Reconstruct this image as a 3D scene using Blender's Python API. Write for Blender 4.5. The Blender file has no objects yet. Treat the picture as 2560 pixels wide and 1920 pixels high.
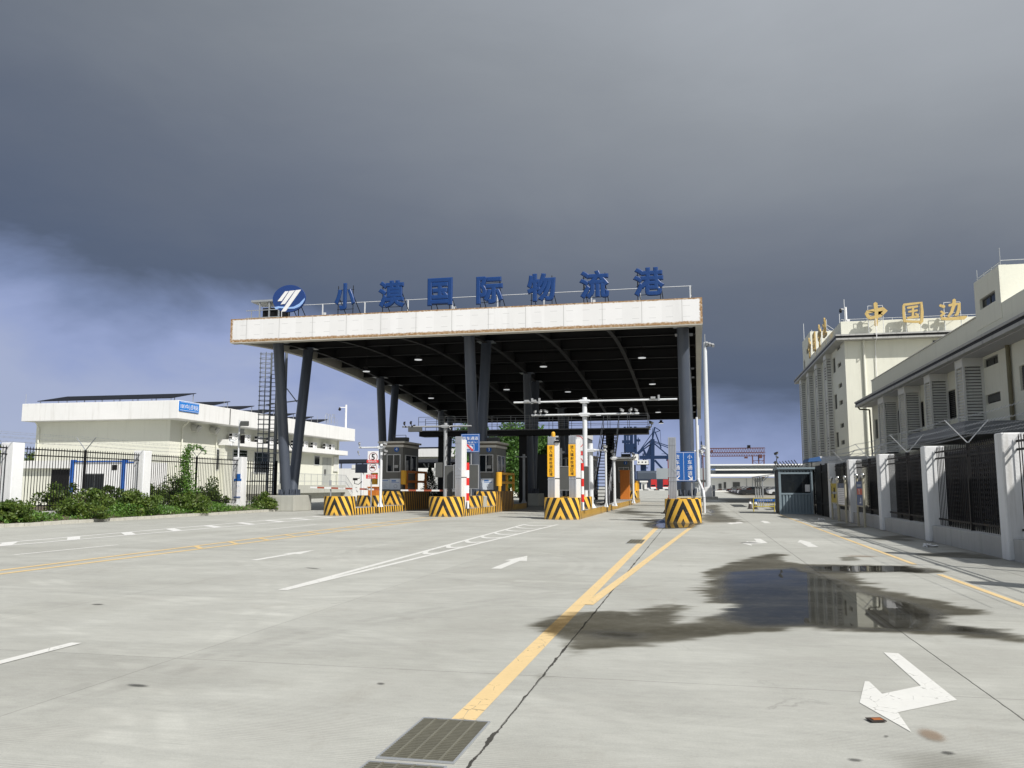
import bpy, math, random
import numpy as np
from mathutils import Vector, Matrix
C = bpy.context.scene.collection
SC = bpy.context.scene
random.seed(7); RS = np.random.RandomState(11)
R = math.radians

# ------------------------------------------------------------------ camera, sky, sun, exposure
cam_d = bpy.data.cameras.new('camera'); cam = bpy.data.objects.new('camera', cam_d); C.objects.link(cam)
cam_d.sensor_width = 36; cam_d.lens = 2100/2560*36; cam_d.clip_end = 6000; cam_d.clip_start = .1
cam.location = (0, 0, 1.6); cam.rotation_euler = (R(90+6.923), 0, R(12.397)); SC.camera = cam
SC.view_settings.view_transform = 'Standard'; SC.view_settings.look = 'None'
SC.view_settings.exposure = 0.3; SC.view_settings.gamma = 1
SUN = Vector((.78, -.60, 1.0)).normalized()
sd = bpy.data.lights.new('sun', 'SUN'); sd.energy = 4.2; sd.angle = R(.5); sd.color = (1, .962, .90)
so = bpy.data.objects.new('sun', sd); C.objects.link(so); so.rotation_euler = SUN.to_track_quat('Z', 'Y').to_euler()

class NT:
    """tiny node helper"""
    def __init__(s, tree): s.t = tree; s.n = tree.nodes; s.l = tree.links
    def new(s, typ, **kw):
        n = s.n.new(typ)
        for k, v in kw.items(): setattr(n, k, v)
        return n
    def put(s, sock, v):
        if isinstance(v, bpy.types.NodeSocket): s.l.new(v, sock)
        else:
            if hasattr(sock.default_value, '__len__') and not hasattr(v, '__len__'): v = [v]*len(sock.default_value)
            if hasattr(sock.default_value, '__len__') and len(sock.default_value) == 4 and len(v) == 3: v = (*v, 1)
            sock.default_value = v
    def math(s, op, a, b=0, c=None, clamp=False):
        n = s.new('ShaderNodeMath', operation=op); n.use_clamp = clamp
        s.put(n.inputs[0], a); s.put(n.inputs[1], b)
        if c is not None: s.put(n.inputs[2], c)
        return n.outputs[0]
    def mix(s, f, a, b, mode='MIX'):
        n = s.new('ShaderNodeMix', data_type='RGBA', blend_type=mode)
        s.put(n.inputs[0], f); s.put(n.inputs[6], a); s.put(n.inputs[7], b); return n.outputs[2]
    def mapr(s, v, a, b, c=0, d=1):
        n = s.new('ShaderNodeMapRange', interpolation_type='SMOOTHSTEP')
        s.put(n.inputs[0], v); n.inputs[1].default_value = a; n.inputs[2].default_value = b
        n.inputs[3].default_value = c; n.inputs[4].default_value = d; return n.outputs[0]
    def noise(s, vec, scale, detail=4, rough=.55, dist=0):
        n = s.new('ShaderNodeTexNoise'); s.put(n.inputs['Vector'], vec)
        n.inputs['Scale'].default_value = scale; n.inputs['Detail'].default_value = detail
        n.inputs['Roughness'].default_value = rough; n.inputs['Distortion'].default_value = dist; return n.outputs[0]
    def mapping(s, vec, scale=(1, 1, 1), loc=(0, 0, 0), rot=(0, 0, 0)):
        n = s.new('ShaderNodeMapping'); s.put(n.inputs[0], vec)
        n.inputs['Scale'].default_value = scale; n.inputs['Location'].default_value = loc; n.inputs['Rotation'].default_value = rot
        return n.outputs[0]
    def sep(s, v): n = s.new('ShaderNodeSeparateXYZ'); s.put(n.inputs[0], v); return n.outputs
    def ramp(s, f, stops):
        n = s.new('ShaderNodeValToRGB'); s.put(n.inputs[0], f); e = n.color_ramp.elements
        while len(e) < len(stops): e.new(.5)
        for i, (p, c) in enumerate(stops): e[i].position = p; e[i].color = (*c, 1)
        return n.outputs[0]

def lin(r, g, b): return tuple(((c/255)/12.92 if c/255 <= .04045 else ((c/255+.055)/1.055)**2.4) for c in (r, g, b))

world = bpy.data.worlds.new('World'); SC.world = world; world.use_nodes = True
W = NT(world.node_tree); W.n.clear()
bg = W.new('ShaderNodeBackground'); wo = W.new('ShaderNodeOutputWorld'); W.l.new(bg.outputs[0], wo.inputs[0])
sky = W.new('ShaderNodeTexSky', sky_type='NISHITA', sun_disc=False)
sky.sun_elevation = math.asin(SUN.z); sky.sun_rotation = math.atan2(SUN.x, SUN.y)
bg.inputs[1].default_value = .1
tc = W.new('ShaderNodeTexCoord').outputs['Generated']
dx, dy, dz = W.sep(tc)
el = W.math('MULTIPLY', W.math('ARCSINE', W.math('MAXIMUM', dz, -.99)), 57.2958)      # elevation in degrees
az = W.math('MULTIPLY', W.math('ARCTAN2', dx, dy), 57.2958)                            # azimuth, 0 = along the road
nA = W.noise(W.mapping(tc, (2.2, 2.2, 5)), 1.6, 5, .55, .4)
nB = W.noise(W.mapping(tc, (1, 1, 3.2)), 3.2, 6, .6, .3)
nC = W.noise(W.mapping(tc, (.8, .8, 1.8), (3, 1, 2)), 1.3, 3, .5)
# storm-cloud base climbs to the left
base = W.math('MULTIPLY_ADD', W.math('MAXIMUM', W.math('MINIMUM', az, 25), -60), -.18, 5.0)
v = W.math('SUBTRACT', el, base)
v = W.math('ADD', v, W.math('MULTIPLY', W.math('SUBTRACT', nA, .5), 10))
v = W.math('ADD', v, W.math('MULTIPLY', W.math('SUBTRACT', nB, .5), 5))
K = 10/2**.3
def cc(r, g, b): return tuple(x*K for x in lin(r, g, b))
mr = W.new('ShaderNodeMapRange'); W.put(mr.inputs[0], v); mr.inputs[1].default_value = -14; mr.inputs[2].default_value = 46
cloud = W.ramp(mr.outputs[0], [(0, cc(172, 183, 208)), (.15, cc(165, 176, 206)), (.185, cc(150, 164, 203)), (.225, cc(122, 137, 172)),
                               (.275, cc(86, 98, 120)), (.40, cc(98, 107, 123)), (.55, cc(116, 123, 133)), (.74, cc(147, 153, 161)), (1, cc(160, 166, 173))])
# slightly brighter veil towards the upper right, soft mottling everywhere
right = W.mapr(W.math('ADD', az, W.math('MULTIPLY', el, .35)), -45, 42, 0, 1)
high = W.mapr(el, 8, 32, 0, 1)
cloud = W.mix(W.math('MULTIPLY', W.math('MULTIPLY', right, high), .8), cloud, cc(182, 187, 193))
mott = W.math('ADD', W.math('MULTIPLY', W.math('SUBTRACT', nC, .5), .20), 1)
mott = W.math('ADD', mott, W.math('MULTIPLY', W.math('SUBTRACT', nB, .5), .12))
cm = W.new('ShaderNodeVectorMath', operation='SCALE'); W.put(cm.inputs[0], cloud); W.put(cm.inputs[3], mott)
behind = W.mapr(dy, -.35, .15, 1, 0)                                                   # clear sky on the sun's side
sk = W.new('ShaderNodeVectorMath', operation='SCALE'); gb_ = W.new('ShaderNodeRGBToBW'); W.put(gb_.inputs[0], sky.outputs[0]); gc_ = W.new('ShaderNodeCombineXYZ'); [W.put(gc_.inputs[i_], gb_.outputs[0]) for i_ in range(3)]
W.put(sk.inputs[0], W.mix(.6, sky.outputs[0], gc_.outputs[0]))   # broken white cloud on the sun's side; sk.inputs[3].default_value = 1.5   # i.e. strength 0.15
W.put(bg.inputs[0], W.mix(behind, cm.outputs[0], sk.outputs[0]))

# ------------------------------------------------------------------ materials
MATS = {}
def base_mat(name):
    m = bpy.data.materials.new(name); m.use_nodes = True; t = NT(m.node_tree)
    return m, t, t.n['Principled BSDF']
def M(name, col, rough=.65, var=.12, scale=2.5, bump=0, metal=0, grime=0, gcol=None, emit=0, spec=.4):
    """plain painted / cast surface: tone variation, fine speckle, vertical grime streaks, optional bump"""
    if name in MATS: return MATS[name]
    m, t, b = base_mat(name)
    oc = t.new('ShaderNodeTexCoord').outputs['Object']
    n1 = t.noise(oc, scale, 5, .6); n2 = t.noise(oc, scale*14, 3)
    f = t.math('ADD', t.math('MULTIPLY', t.math('SUBTRACT', n1, .5), var*2), t.math('MULTIPLY', t.math('SUBTRACT', n2, .5), var*.7))
    f = t.math('ADD', f, 1)
    vm = t.new('ShaderNodeVectorMath', operation='SCALE'); vm.inputs[0].default_value = col; t.put(vm.inputs[3], f)
    c = vm.outputs[0]
    if grime:
        g = t.noise(t.mapping(oc, (3.2, 3.2, .22)), 1.0, 5, .65)
        gf = t.math('MULTIPLY', t.mapr(g, .5, .78), grime)
        c = t.mix(gf, c, gcol or tuple(x*.35 for x in col))
    t.put(b.inputs['Base Color'], c)
    t.put(b.inputs['Roughness'], t.math('ADD', t.math('MULTIPLY', t.math('SUBTRACT', n1, .5), .25), rough))
    b.inputs['Metallic'].default_value = metal; b.inputs['Specular IOR Level'].default_value = spec
    if bump:
        bn = t.new('ShaderNodeBump'); bn.inputs['Strength'].default_value = bump; bn.inputs['Distance'].default_value = .02
        t.put(bn.inputs['Height'], t.math('ADD', n2, t.math('MULTIPLY', n1, 2))); t.l.new(bn.outputs[0], b.inputs['Normal'])
    if emit:
        b.inputs['Emission Color'].default_value = (*col, 1); b.inputs['Emission Strength'].default_value = emit
    MATS[name] = m; return m
WHITE = M('white_paint_wall', (.74, .74, .73), .7, .06, .8, .15, grime=.38, gcol=(.4, .39, .35))
WHITEP = M('white_plaster_pillar', (.72, .73, .74), .75, .06, 1.5, .3, grime=.55, gcol=(.36, .345, .30))
CREAM = M('cream_render', (.70, .70, .61), .8, .05, .6, .2, grime=.2, gcol=(.42, .41, .33))
PLINTH = M('grey_render_plinth', (.42, .42, .41), .85, .13, 1.2, .4, grime=.5, gcol=(.2, .2, .17))
CONC = M('cast_concrete', (.40, .40, .36), .85, .12, 1.3, .4, grime=.4, gcol=(.2, .19, .15))
STEELD = M('slate_steel_paint', (.07, .083, .11), .36, .1, 1.2, 0, spec=.5, grime=.3, gcol=(.13, .14, .16))
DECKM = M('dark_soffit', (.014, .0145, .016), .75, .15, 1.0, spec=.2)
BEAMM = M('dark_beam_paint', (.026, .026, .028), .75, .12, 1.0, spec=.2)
SOFF = M('pale_soffit_trim', (.60, .58, .52), .6, .06, 1.0, grime=.3)
BLACKM = M('black_steel', (.009, .009, .010), .55, .15, 3, spec=.22)
GALV = M('galvanised_steel', (.42, .44, .46), .45, .1, 3, metal=.5, grime=.2)
GREYP = M('grey_painted_steel', (.30, .31, .33), .5, .08, 2)
GREYM = M('mid_grey_cladding', (.15, .152, .14), .55, .1, 1.1, grime=.45, gcol=(.05, .05, .045))
POLEW = M('white_pole_paint', (.66, .68, .70), .4, .06, 2)
POLEG = M('grey_pole_paint', (.33, .34, .35), .45, .08, 2)
LEDM = M('led_panel_grey', (.085, .088, .085), .6, .08, 3)
YEL = M('yellow_enamel', (.70, .37, .03), .5, .1, 3, grime=.25)
ORANGE = M('orange_enamel', (.55, .17, .025), .5, .12, 3, grime=.3, gcol=(.2, .1, .03))
RED = M('red_enamel', (.62, .025, .02), .4, .05, 3)
WHT = M('white_enamel', (.78, .78, .78), .4, .04, 3)
BLK = M('black_enamel', (.015, .015, .015), .5, .1, 3)
SIGNB = M('blue_sign_sheet', (.013, .10, .36), .4, .05, 3)
SIGNW = M('white_sign_sheet', (.78, .78, .80), .45, .04, 3)
SIGNR = M('red_sign_sheet', (.66, .05, .05), .45, .04, 3)
SIGNY = M('yellow_sign_sheet', (.80, .42, .02), .45, .05, 3)
LETB = M('blue_letter_acrylic', (.008, .042, .165), .38, .12, 2.2, grime=.12, gcol=(.05, .13, .3))
LOGOB = M('navy_logo_face', (.018, .05, .19), .35, .05, 2)
LOGOL = M('pale_blue_logo_wave', (.30, .47, .80), .4, .04, 2)
GOLD = M('gold_leaf_letter', (.56, .41, .16), .5, .15, 3, metal=.15, grime=.3)
GLASS, _t, _b = base_mat('dark_window_glass'); _b.inputs['Base Color'].default_value = (.012, .016, .02, 1); _b.inputs['Roughness'].default_value = .06; _b.inputs['Specular IOR Level'].default_value = .6
CURT = M('window_interior_pale', (.35, .36, .36), .3, .35, 1.5)
PANEL = M('solar_panel', (.008, .009, .013), .55, .1, 2, spec=.15)
ALU = M('white_window_frame', (.55, .56, .56), .45, .06, 3)
LOUV = M('white_louvre_slat', (.64, .64, .61), .6, .08, 1.5, grime=.3)
EAVE = M('grey_eave_band', (.40, .40, .39), .7, .12, 1.0, grime=.6, gcol=(.1, .1, .1))
AWN = M('grey_awning', (.21, .22, .235), .6, .08, 1.2, .2, grime=.2)
DARKW = M('dark_lattice_screen', (.022, .022, .024), .7, .2, 4)
CRBLUE = M('crane_blue', (.004, .022, .072), .5, .15, .3)
CRRED = M('crane_rust_red', (.115, .045, .04), .6, .2, .4)
CONT = M('blue_grey_corrugated', (.21, .265, .30), .5, .08, 2, grime=.2)
WARE = M('warehouse_white', (.72, .72, .69), .6, .05, .2)
WAREG = M('warehouse_grey', (.30, .33, .35), .6, .06, .2)
DIRT = M('kerb_stone', (.46, .45, .40), .85, .2, 3, .5, grime=.5, gcol=(.16, .16, .1))
TYRE = M('tyre_rubber', (.02, .02, .02), .8, .1, 4)
CARD = M('dark_car_paint', (.018, .02, .024), .25, .1, 1, spec=.6)
CARW = M('silver_car_paint', (.55, .56, .57), .3, .05, 1, spec=.6)
CONERED = M('cone_orange', (.6, .1, .02), .5, .1, 3)
BARK = M('bark', (.09, .07, .05), .9, .3, 6, .6)
SOIL = M('soil', (.10, .085, .055), .95, .3, 5, .6)
STAINLESS = M('stainless', (.6, .6, .58), .25, .08, 3, metal=.9)
PALEBLUE = M('pale_notice_sheet', (.62, .68, .76), .5, .05, 3)
MUST = M('mustard_sign_sheet', (.42, .33, .03), .5, .08, 3)

def leafmat(name, a, b, c):
    m, t, p = base_mat(name)
    rnd = t.new('ShaderNodeNewGeometry').outputs['Random Per Island']
    oc = t.new('ShaderNodeTexCoord').outputs['Object']
    n = t.noise(oc, 1.6, 2)
    f = t.math('ADD', t.math('MULTIPLY', rnd, .75), t.math('MULTIPLY', t.math('SUBTRACT', n, .5), .9), clamp=True)
    t.put(p.inputs['Base Color'], t.ramp(f, [(0, a), (.5, b), (1, c)]))
    p.inputs['Roughness'].default_value = .5
    tr = t.new('ShaderNodeBsdfTranslucent'); t.put(tr.inputs[0], t.ramp(f, [(0, b), (1, c)]))
    mx = t.new('ShaderNodeMixShader'); mx.inputs[0].default_value = .3
    t.l.new(p.outputs[0], mx.inputs[1]); t.l.new(tr.outputs[0], mx.inputs[2]); t.l.new(mx.outputs[0], t.n['Material Output'].inputs[0])
    return m
LEAF = leafmat('shrub_leaves', (.045, .085, .013), (.095, .155, .024), (.20, .25, .045))
LEAFB = leafmat('bright_tree_leaves', (.045, .10, .02), (.075, .17, .03), (.14, .26, .05))
LEAFD = leafmat('dark_conifer_leaves', (.006, .014, .008), (.012, .025, .012), (.03, .05, .02))
LEAFW = leafmat('weed_leaves', (.05, .12, .018), (.10, .21, .03), (.19, .31, .06))

def stripes(name, slope, period, lo, yc=(.80, .46, .055), kc=(.016, .015, .014), absu=True, off=0):
    """hazard stripes in UV metres: t = v + slope*|u|"""
    m, t, b = base_mat(name)
    uv = t.new('ShaderNodeUVMap').outputs[0]; x, y, z = t.sep(uv)
    oc = t.new('ShaderNodeTexCoord').outputs['Object']
    n0 = t.noise(oc, 6, 3)
    u = t.math('ABSOLUTE', x) if absu else x
    tt = t.math('ADD', t.math('MULTIPLY_ADD', u, slope, y if absu else t.math('MULTIPLY', y, .22)), t.math('MULTIPLY', t.math('SUBTRACT', n0, .5), .03*period))
    fr = t.math('FRACT', t.math('DIVIDE', t.math('SUBTRACT', tt, lo), period))
    mk = t.math('LESS_THAN', fr, .5)
    g = t.noise(t.mapping(oc, (2, 2, .8)), 2.2, 5, .65); sc = t.noise(t.mapping(oc, (3, 3, 9)), 3, 5, .7)
    yy = t.mix(t.math('MULTIPLY', t.mapr(g, .45, .75), .45), yc, tuple(c*.55 for c in yc))
    kk = t.mix(t.mapr(t.noise(oc, 30, 2), .55, .75), kc, (.06, .05, .035))
    c = t.mix(mk, yy, kk)
    c = t.mix(t.math('MULTIPLY', t.mapr(sc, .60, .66), .6), c, (.30, .27, .22))
    dirt = t.mapr(t.math('ADD', y, t.math('MULTIPLY', t.math('SUBTRACT', g, .5), .3)), .16, .0, 0, .45)
    t.put(b.inputs['Base Color'], t.mix(dirt, c, (.2, .17, .12)))
    b.inputs['Roughness'].default_value = .5
    return m
STN = stripes('hazard_chevron', 2.15, .78, .60)
STK = stripes('hazard_kerb', 1, .40, 0, absu=False)
STP = stripes('hazard_platform', 1, .44, 0, absu=False, yc=(.55, .28, .03))  # darker yellow for platform sides, their shade put into the colour

# ------------------------------------------------------------------ mesh helpers
class MB:
    def __init__(s): s.v = []; s.f = []; s.m = []; s.sm = []; s.uv = {}
    def add(s, vs, fs, m=0, smooth=False, mat=None):
        o = len(s.v)
        s.v += [tuple(mat @ Vector(p)) if mat is not None else tuple(p) for p in vs]
        for f in fs: s.f.append([i+o for i in f]); s.m.append(m); s.sm.append(smooth)
        return s
    def box(s, x0, y0, z0, x1, y1, z1, m=0):
        x0, x1 = sorted((x0, x1)); y0, y1 = sorted((y0, y1)); z0, z1 = sorted((z0, z1))
        v = [(x0, y0, z0), (x1, y0, z0), (x1, y1, z0), (x0, y1, z0), (x0, y0, z1), (x1, y0, z1), (x1, y1, z1), (x0, y1, z1)]
        return s.add(v, [(0, 3, 2, 1), (4, 5, 6, 7), (0, 1, 5, 4), (1, 2, 6, 5), (2, 3, 7, 6), (3, 0, 4, 7)], m)
    def obox(s, c, sx, sy, sz, rz=0, rx=0, ry=0, m=0):
        t = MB().box(-sx/2, -sy/2, -sz/2, sx/2, sy/2, sz/2)
        mt = Matrix.Translation(c) @ Matrix.Rotation(rz, 4, 'Z') @ Matrix.Rotation(ry, 4, 'Y') @ Matrix.Rotation(rx, 4, 'X')
        return s.add(t.v, t.f, m, False, mt)
    def tube(s, a, b, r, n=8, r2=None, m=0, cap=True):
        a, b = Vector(a), Vector(b); d = b-a
        if d.length < 1e-6: return s
        q = d.to_track_quat('Z', 'Y').to_matrix(); r2 = r if r2 is None else r2; vs = []
        for P, rr in ((a, r), (b, r2)):
            for i in range(n):
                w = 2*math.pi*(i+.5)/n; vs.append(P + q @ Vector((rr*math.cos(w), rr*math.sin(w), 0)))
        s.add(vs, [(i, (i+1) % n, n+(i+1) % n, n+i) for i in range(n)], m, n > 5)
        if cap: s.add(vs, [tuple(range(n-1, -1, -1)), tuple(range(n, 2*n))], m)
        return s
    def path(s, pts, r, n=6, m=0):
        for a, b in zip(pts, pts[1:]): s.tube(a, b, r, n, m=m)
        return s
    def bar(s, a, b, w, h=None, m=0):
        """square bar"""
        h = h or w; a, b = Vector(a), Vector(b); d = b-a; q = d.to_track_quat('Z', 'Y').to_matrix(); vs = []
        for P in (a, b):
            for i, j in ((-1, -1), (1, -1), (1, 1), (-1, 1)): vs.append(P + q @ Vector((i*w/2, j*h/2, 0)))
        return s.add(vs, [(0, 3, 2, 1), (4, 5, 6, 7), (0, 1, 5, 4), (1, 2, 6, 5), (2, 3, 7, 6), (3, 0, 4, 7)], m)
    def prism(s, poly, vec, m=0, smooth=False):
        n = len(poly); vs = [Vector(p) for p in poly]; vs += [p+Vector(vec) for p in vs]
        return s.add(vs, [tuple(range(n-1, -1, -1)), tuple(range(n, 2*n))] + [(i, (i+1) % n, n+(i+1) % n, n+i) for i in range(n)], m, smooth)
    def ball(s, c, r, n=10, m=0, sz=1):
        vs = [(0, 0, -1)]; k = n//2
        for j in range(1, k):
            a = -math.pi/2+math.pi*j/k
            vs += [(math.cos(a)*math.cos(2*math.pi*i/n), math.cos(a)*math.sin(2*math.pi*i/n), math.sin(a)) for i in range(n)]
        vs.append((0, 0, 1)); fs = [(0, 1+(i+1) % n, 1+i) for i in range(n)]
        for j in range(k-2):
            for i in range(n): fs.append((1+j*n+i, 1+j*n+(i+1) % n, 1+(j+1)*n+(i+1) % n, 1+(j+1)*n+i))
        L = len(vs)-1; fs += [(L, L-n+i, L-n+(i+1) % n) for i in range(n)]
        return s.add([(c[0]+r*x, c[1]+r*y, c[2]+r*z*sz) for x, y, z in vs], fs, m, True)
    def wall(s, pts, z0, z1, m=0, u0=None, closed=False, smooth=True):
        """upright sheet along a plan polyline, UV u = arc length from the middle, v = height"""
        P = [Vector((*p, 0)) for p in pts]; L = [0]
        for a, b in zip(P, P[1:]): L.append(L[-1]+(b-a).length)
        u0 = L[-1]/2 if u0 is None else u0; o = len(s.v)
        for p in P: s.v += [(p.x, p.y, z0), (p.x, p.y, z1)]
        for i in range(len(P)-1):
            s.uv[len(s.f)] = [(L[i]-u0, 0), (L[i+1]-u0, 0), (L[i+1]-u0, z1-z0), (L[i]-u0, z1-z0)]
            s.f.append([o+2*i, o+2*i+2, o+2*i+3, o+2*i+1]); s.m.append(m); s.sm.append(smooth)
        return s
def mesh(mb, name, mats, base):
    me = bpy.data.meshes.new(name)
    me.from_pydata([(x-base[0], y-base[1], z-base[2]) for x, y, z in mb.v], [], mb.f)
    for m in (mats if isinstance(mats, (list, tuple)) else [mats]): me.materials.append(m)
    me.polygons.foreach_set('material_index', mb.m); me.polygons.foreach_set('use_smooth', mb.sm)
    if mb.uv:
        uv = me.uv_layers.new(name='UVMap').data
        for i, c in mb.uv.items():
            for k, li in enumerate(me.polygons[i].loop_indices): uv[li].uv = c[k]
    me.update(); return me
def bev(o, w):
    if w:
        b = o.modifiers.new('bevel', 'BEVEL'); b.width = w; b.segments = 2; b.limit_method = 'ANGLE'; b.angle_limit = R(40)
def thing(name, label, cat, loc, group=None):
    o = bpy.data.objects.new(name, None); C.objects.link(o); o.location = loc; o.empty_display_size = .2
    o['label'] = label; o['category'] = cat
    if group: o['group'] = group
    return o
def root(o):
    while o.parent: o = o.parent
    return o
def part(parent, name, mb, mats, bevel=0, label=None):
    o = bpy.data.objects.new(name, mesh(mb, name, mats, root(parent).location)); C.objects.link(o); o.parent = parent
    bev(o, bevel)
    if label: o['label'] = label
    return o
def solo(name, mb, mats, label, cat, loc, group=None, bevel=0, kind=None):
    o = bpy.data.objects.new(name, mesh(mb, name, mats, loc)); C.objects.link(o); o.location = loc; bev(o, bevel)
    if label: o['label'] = label
    if cat: o['category'] = cat
    if group: o['group'] = group
    if kind: o['kind'] = kind
    return o
def struct(name, mb, mats, loc=(0, 0, 0)): return solo(name, mb, mats, None, None, loc, kind='structure')
def dup(o, parent=None, loc=None, label=None):
    c = o.copy(); C.objects.link(c)
    if parent: c.parent = parent
    if loc is not None: c.location = loc
    if label: c['label'] = label
    for ch in o.children: dup(ch, c)
    return c
TXT = {}
def text(s, h=None, w=None, ext=.004, bevel=0, off=0):
    """solid lettering centred on the origin in the XY plane, scaled to height h (or width w)"""
    k = (s, ext, bevel, off, h, w)
    if k in TXT: return TXT[k]
    c = bpy.data.curves.new('lettering', 'FONT'); c.body = s; c.size = 1; c.extrude = ext; c.bevel_depth = bevel; c.bevel_resolution = 2 if bevel else 0
    c.resolution_u = 3; c.offset = off; c.align_x = 'CENTER'; c.space_line = 1.1
    o = bpy.data.objects.new('lettering', c); C.objects.link(o); bpy.context.view_layer.update()
    dg = bpy.context.evaluated_depsgraph_get(); me = bpy.data.meshes.new_from_object(o.evaluated_get(dg))
    V = np.array([v.co[:] for v in me.vertices]); F = [tuple(p.vertices) for p in me.polygons]
    bpy.data.objects.remove(o); bpy.data.curves.remove(c); bpy.data.meshes.remove(me)
    lo, hi = V.min(0), V.max(0); V = V-(lo+hi)/2
    sx = sy = 1
    if h: sy = sx = h/(hi[1]-lo[1])
    if w: sx = w/(hi[0]-lo[0]); sy = sy if h else sx
    V = V*np.array([sx, sy, 1])
    TXT[k] = (V.tolist(), F); return TXT[k]
FRONT = Matrix.Rotation(R(90), 4, 'X')                       # faces the camera side (-Y)
LEFTF = Matrix.Rotation(R(-90), 4, 'Z') @ FRONT              # faces -X
RIGHTF = Matrix.Rotation(R(90), 4, 'Z') @ FRONT              # faces +X
def put_text(mb, s, pos, rot=FRONT, m=0, **kw):
    V, F = text(s, **kw); return mb.add(V, F, m, False, Matrix.Translation(pos) @ rot)
def vtext(mb, s, pos, h, step, rot=FRONT, m=0):
    """characters stacked from the top"""
    for i, ch in enumerate(s): put_text(mb, ch, (pos[0], pos[1], pos[2]-i*step), rot, m, h=h)
    return mb
def ring(mb, c, r, w, t=.004, n=28, m=0, rot=FRONT):
    vs = []
    for rr in (r-w, r):
        for z in (0, t): vs += [(rr*math.cos(2*math.pi*i/n), rr*math.sin(2*math.pi*i/n), z) for i in range(n)]
    fs = []
    for i in range(n):
        j = (i+1) % n
        fs += [(n+i, 3*n+i, 3*n+j, n+j), (2*n+i, 2*n+j, 3*n+j, 3*n+i), (i, n+i, n+j, j)]
    return mb.add(vs, fs, m, False, Matrix.Translation(c) @ rot)
def npmesh(name, V, Q, mats):
    me = bpy.data.meshes.new(name); n = len(Q)
    me.vertices.add(len(V)); me.vertices.foreach_set('co', np.asarray(V, np.float32).ravel())
    me.loops.add(n*4); me.loops.foreach_set('vertex_index', np.asarray(Q, np.int32).ravel())
    me.polygons.add(n); me.polygons.foreach_set('loop_start', np.arange(0, n*4, 4, dtype=np.int32)); me.polygons.foreach_set('loop_total', np.full(n, 4, np.int32))
    me.materials.append(mats); me.update(calc_edges=True); me.validate(); return me
def leaf_quads(P, size, up=.3, rs=RS, aspect=.5):
    """one small leaf (a folded-flat quad) at each point"""
    n = len(P); a = rs.normal(size=(n, 3)); a[:, 2] += up*rs.rand(n); a /= np.linalg.norm(a, axis=1)[:, None]
    b = np.cross(a, rs.normal(size=(n, 3))); b /= np.linalg.norm(b, axis=1)[:, None]
    s = size*(.6+.8*rs.rand(n))[:, None]
    V = np.stack([P-a*s*.5, P+b*s*aspect*.5, P+a*s*.5, P-b*s*aspect*.5], 1).reshape(-1, 3)
    return V, np.arange(4*n).reshape(n, 4)
def crown_pts(center, rad, n, clumps=14, rs=RS, flat=1.0, spread=.75):
    """leaf positions: clumps scattered through an ellipsoid, leaves on and inside each clump"""
    c = rs.normal(size=(clumps, 3)); c /= np.linalg.norm(c, axis=1)[:, None]; c *= (rs.rand(clumps)**.45)[:, None]*spread
    k = rs.randint(0, clumps, n); d = rs.normal(size=(n, 3)); d /= np.linalg.norm(d, axis=1)[:, None]
    rr = (.25+.3*rs.rand(clumps))[k]*(rs.rand(n)**.4)
    P = c[k]+d*rr[:, None]; P[:, 2] *= flat
    return P*np.array(rad)+np.array(center)
def limb(mb, a, b, r, r2, n=7, bends=3, rs=random):
    a, b = Vector(a), Vector(b); pts = [a]
    for i in range(1, bends): pts.append(a.lerp(b, i/bends)+Vector((rs.uniform(-1, 1), rs.uniform(-1, 1), 0))*(b-a).length*.04)
    pts.append(b)
    for i in range(bends): mb.tube(pts[i], pts[i+1], r+(r2-r)*i/bends, n, r+(r2-r)*(i+1)/bends, cap=False)
def plant(name, label, cat, loc, leaves_at, leaf, size, mat, stem_mb, group=None, crown='foliage', stem='stem', aspect=.5):
    t = thing(name, label, cat, loc, group)
    V, Q = leaf_quads(leaves_at, size, aspect=aspect); V = V-np.array(loc)
    o = bpy.data.objects.new(crown, npmesh(crown, V, Q, mat)); C.objects.link(o); o.parent = t
    part(t, stem, stem_mb, BARK); return t

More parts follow.
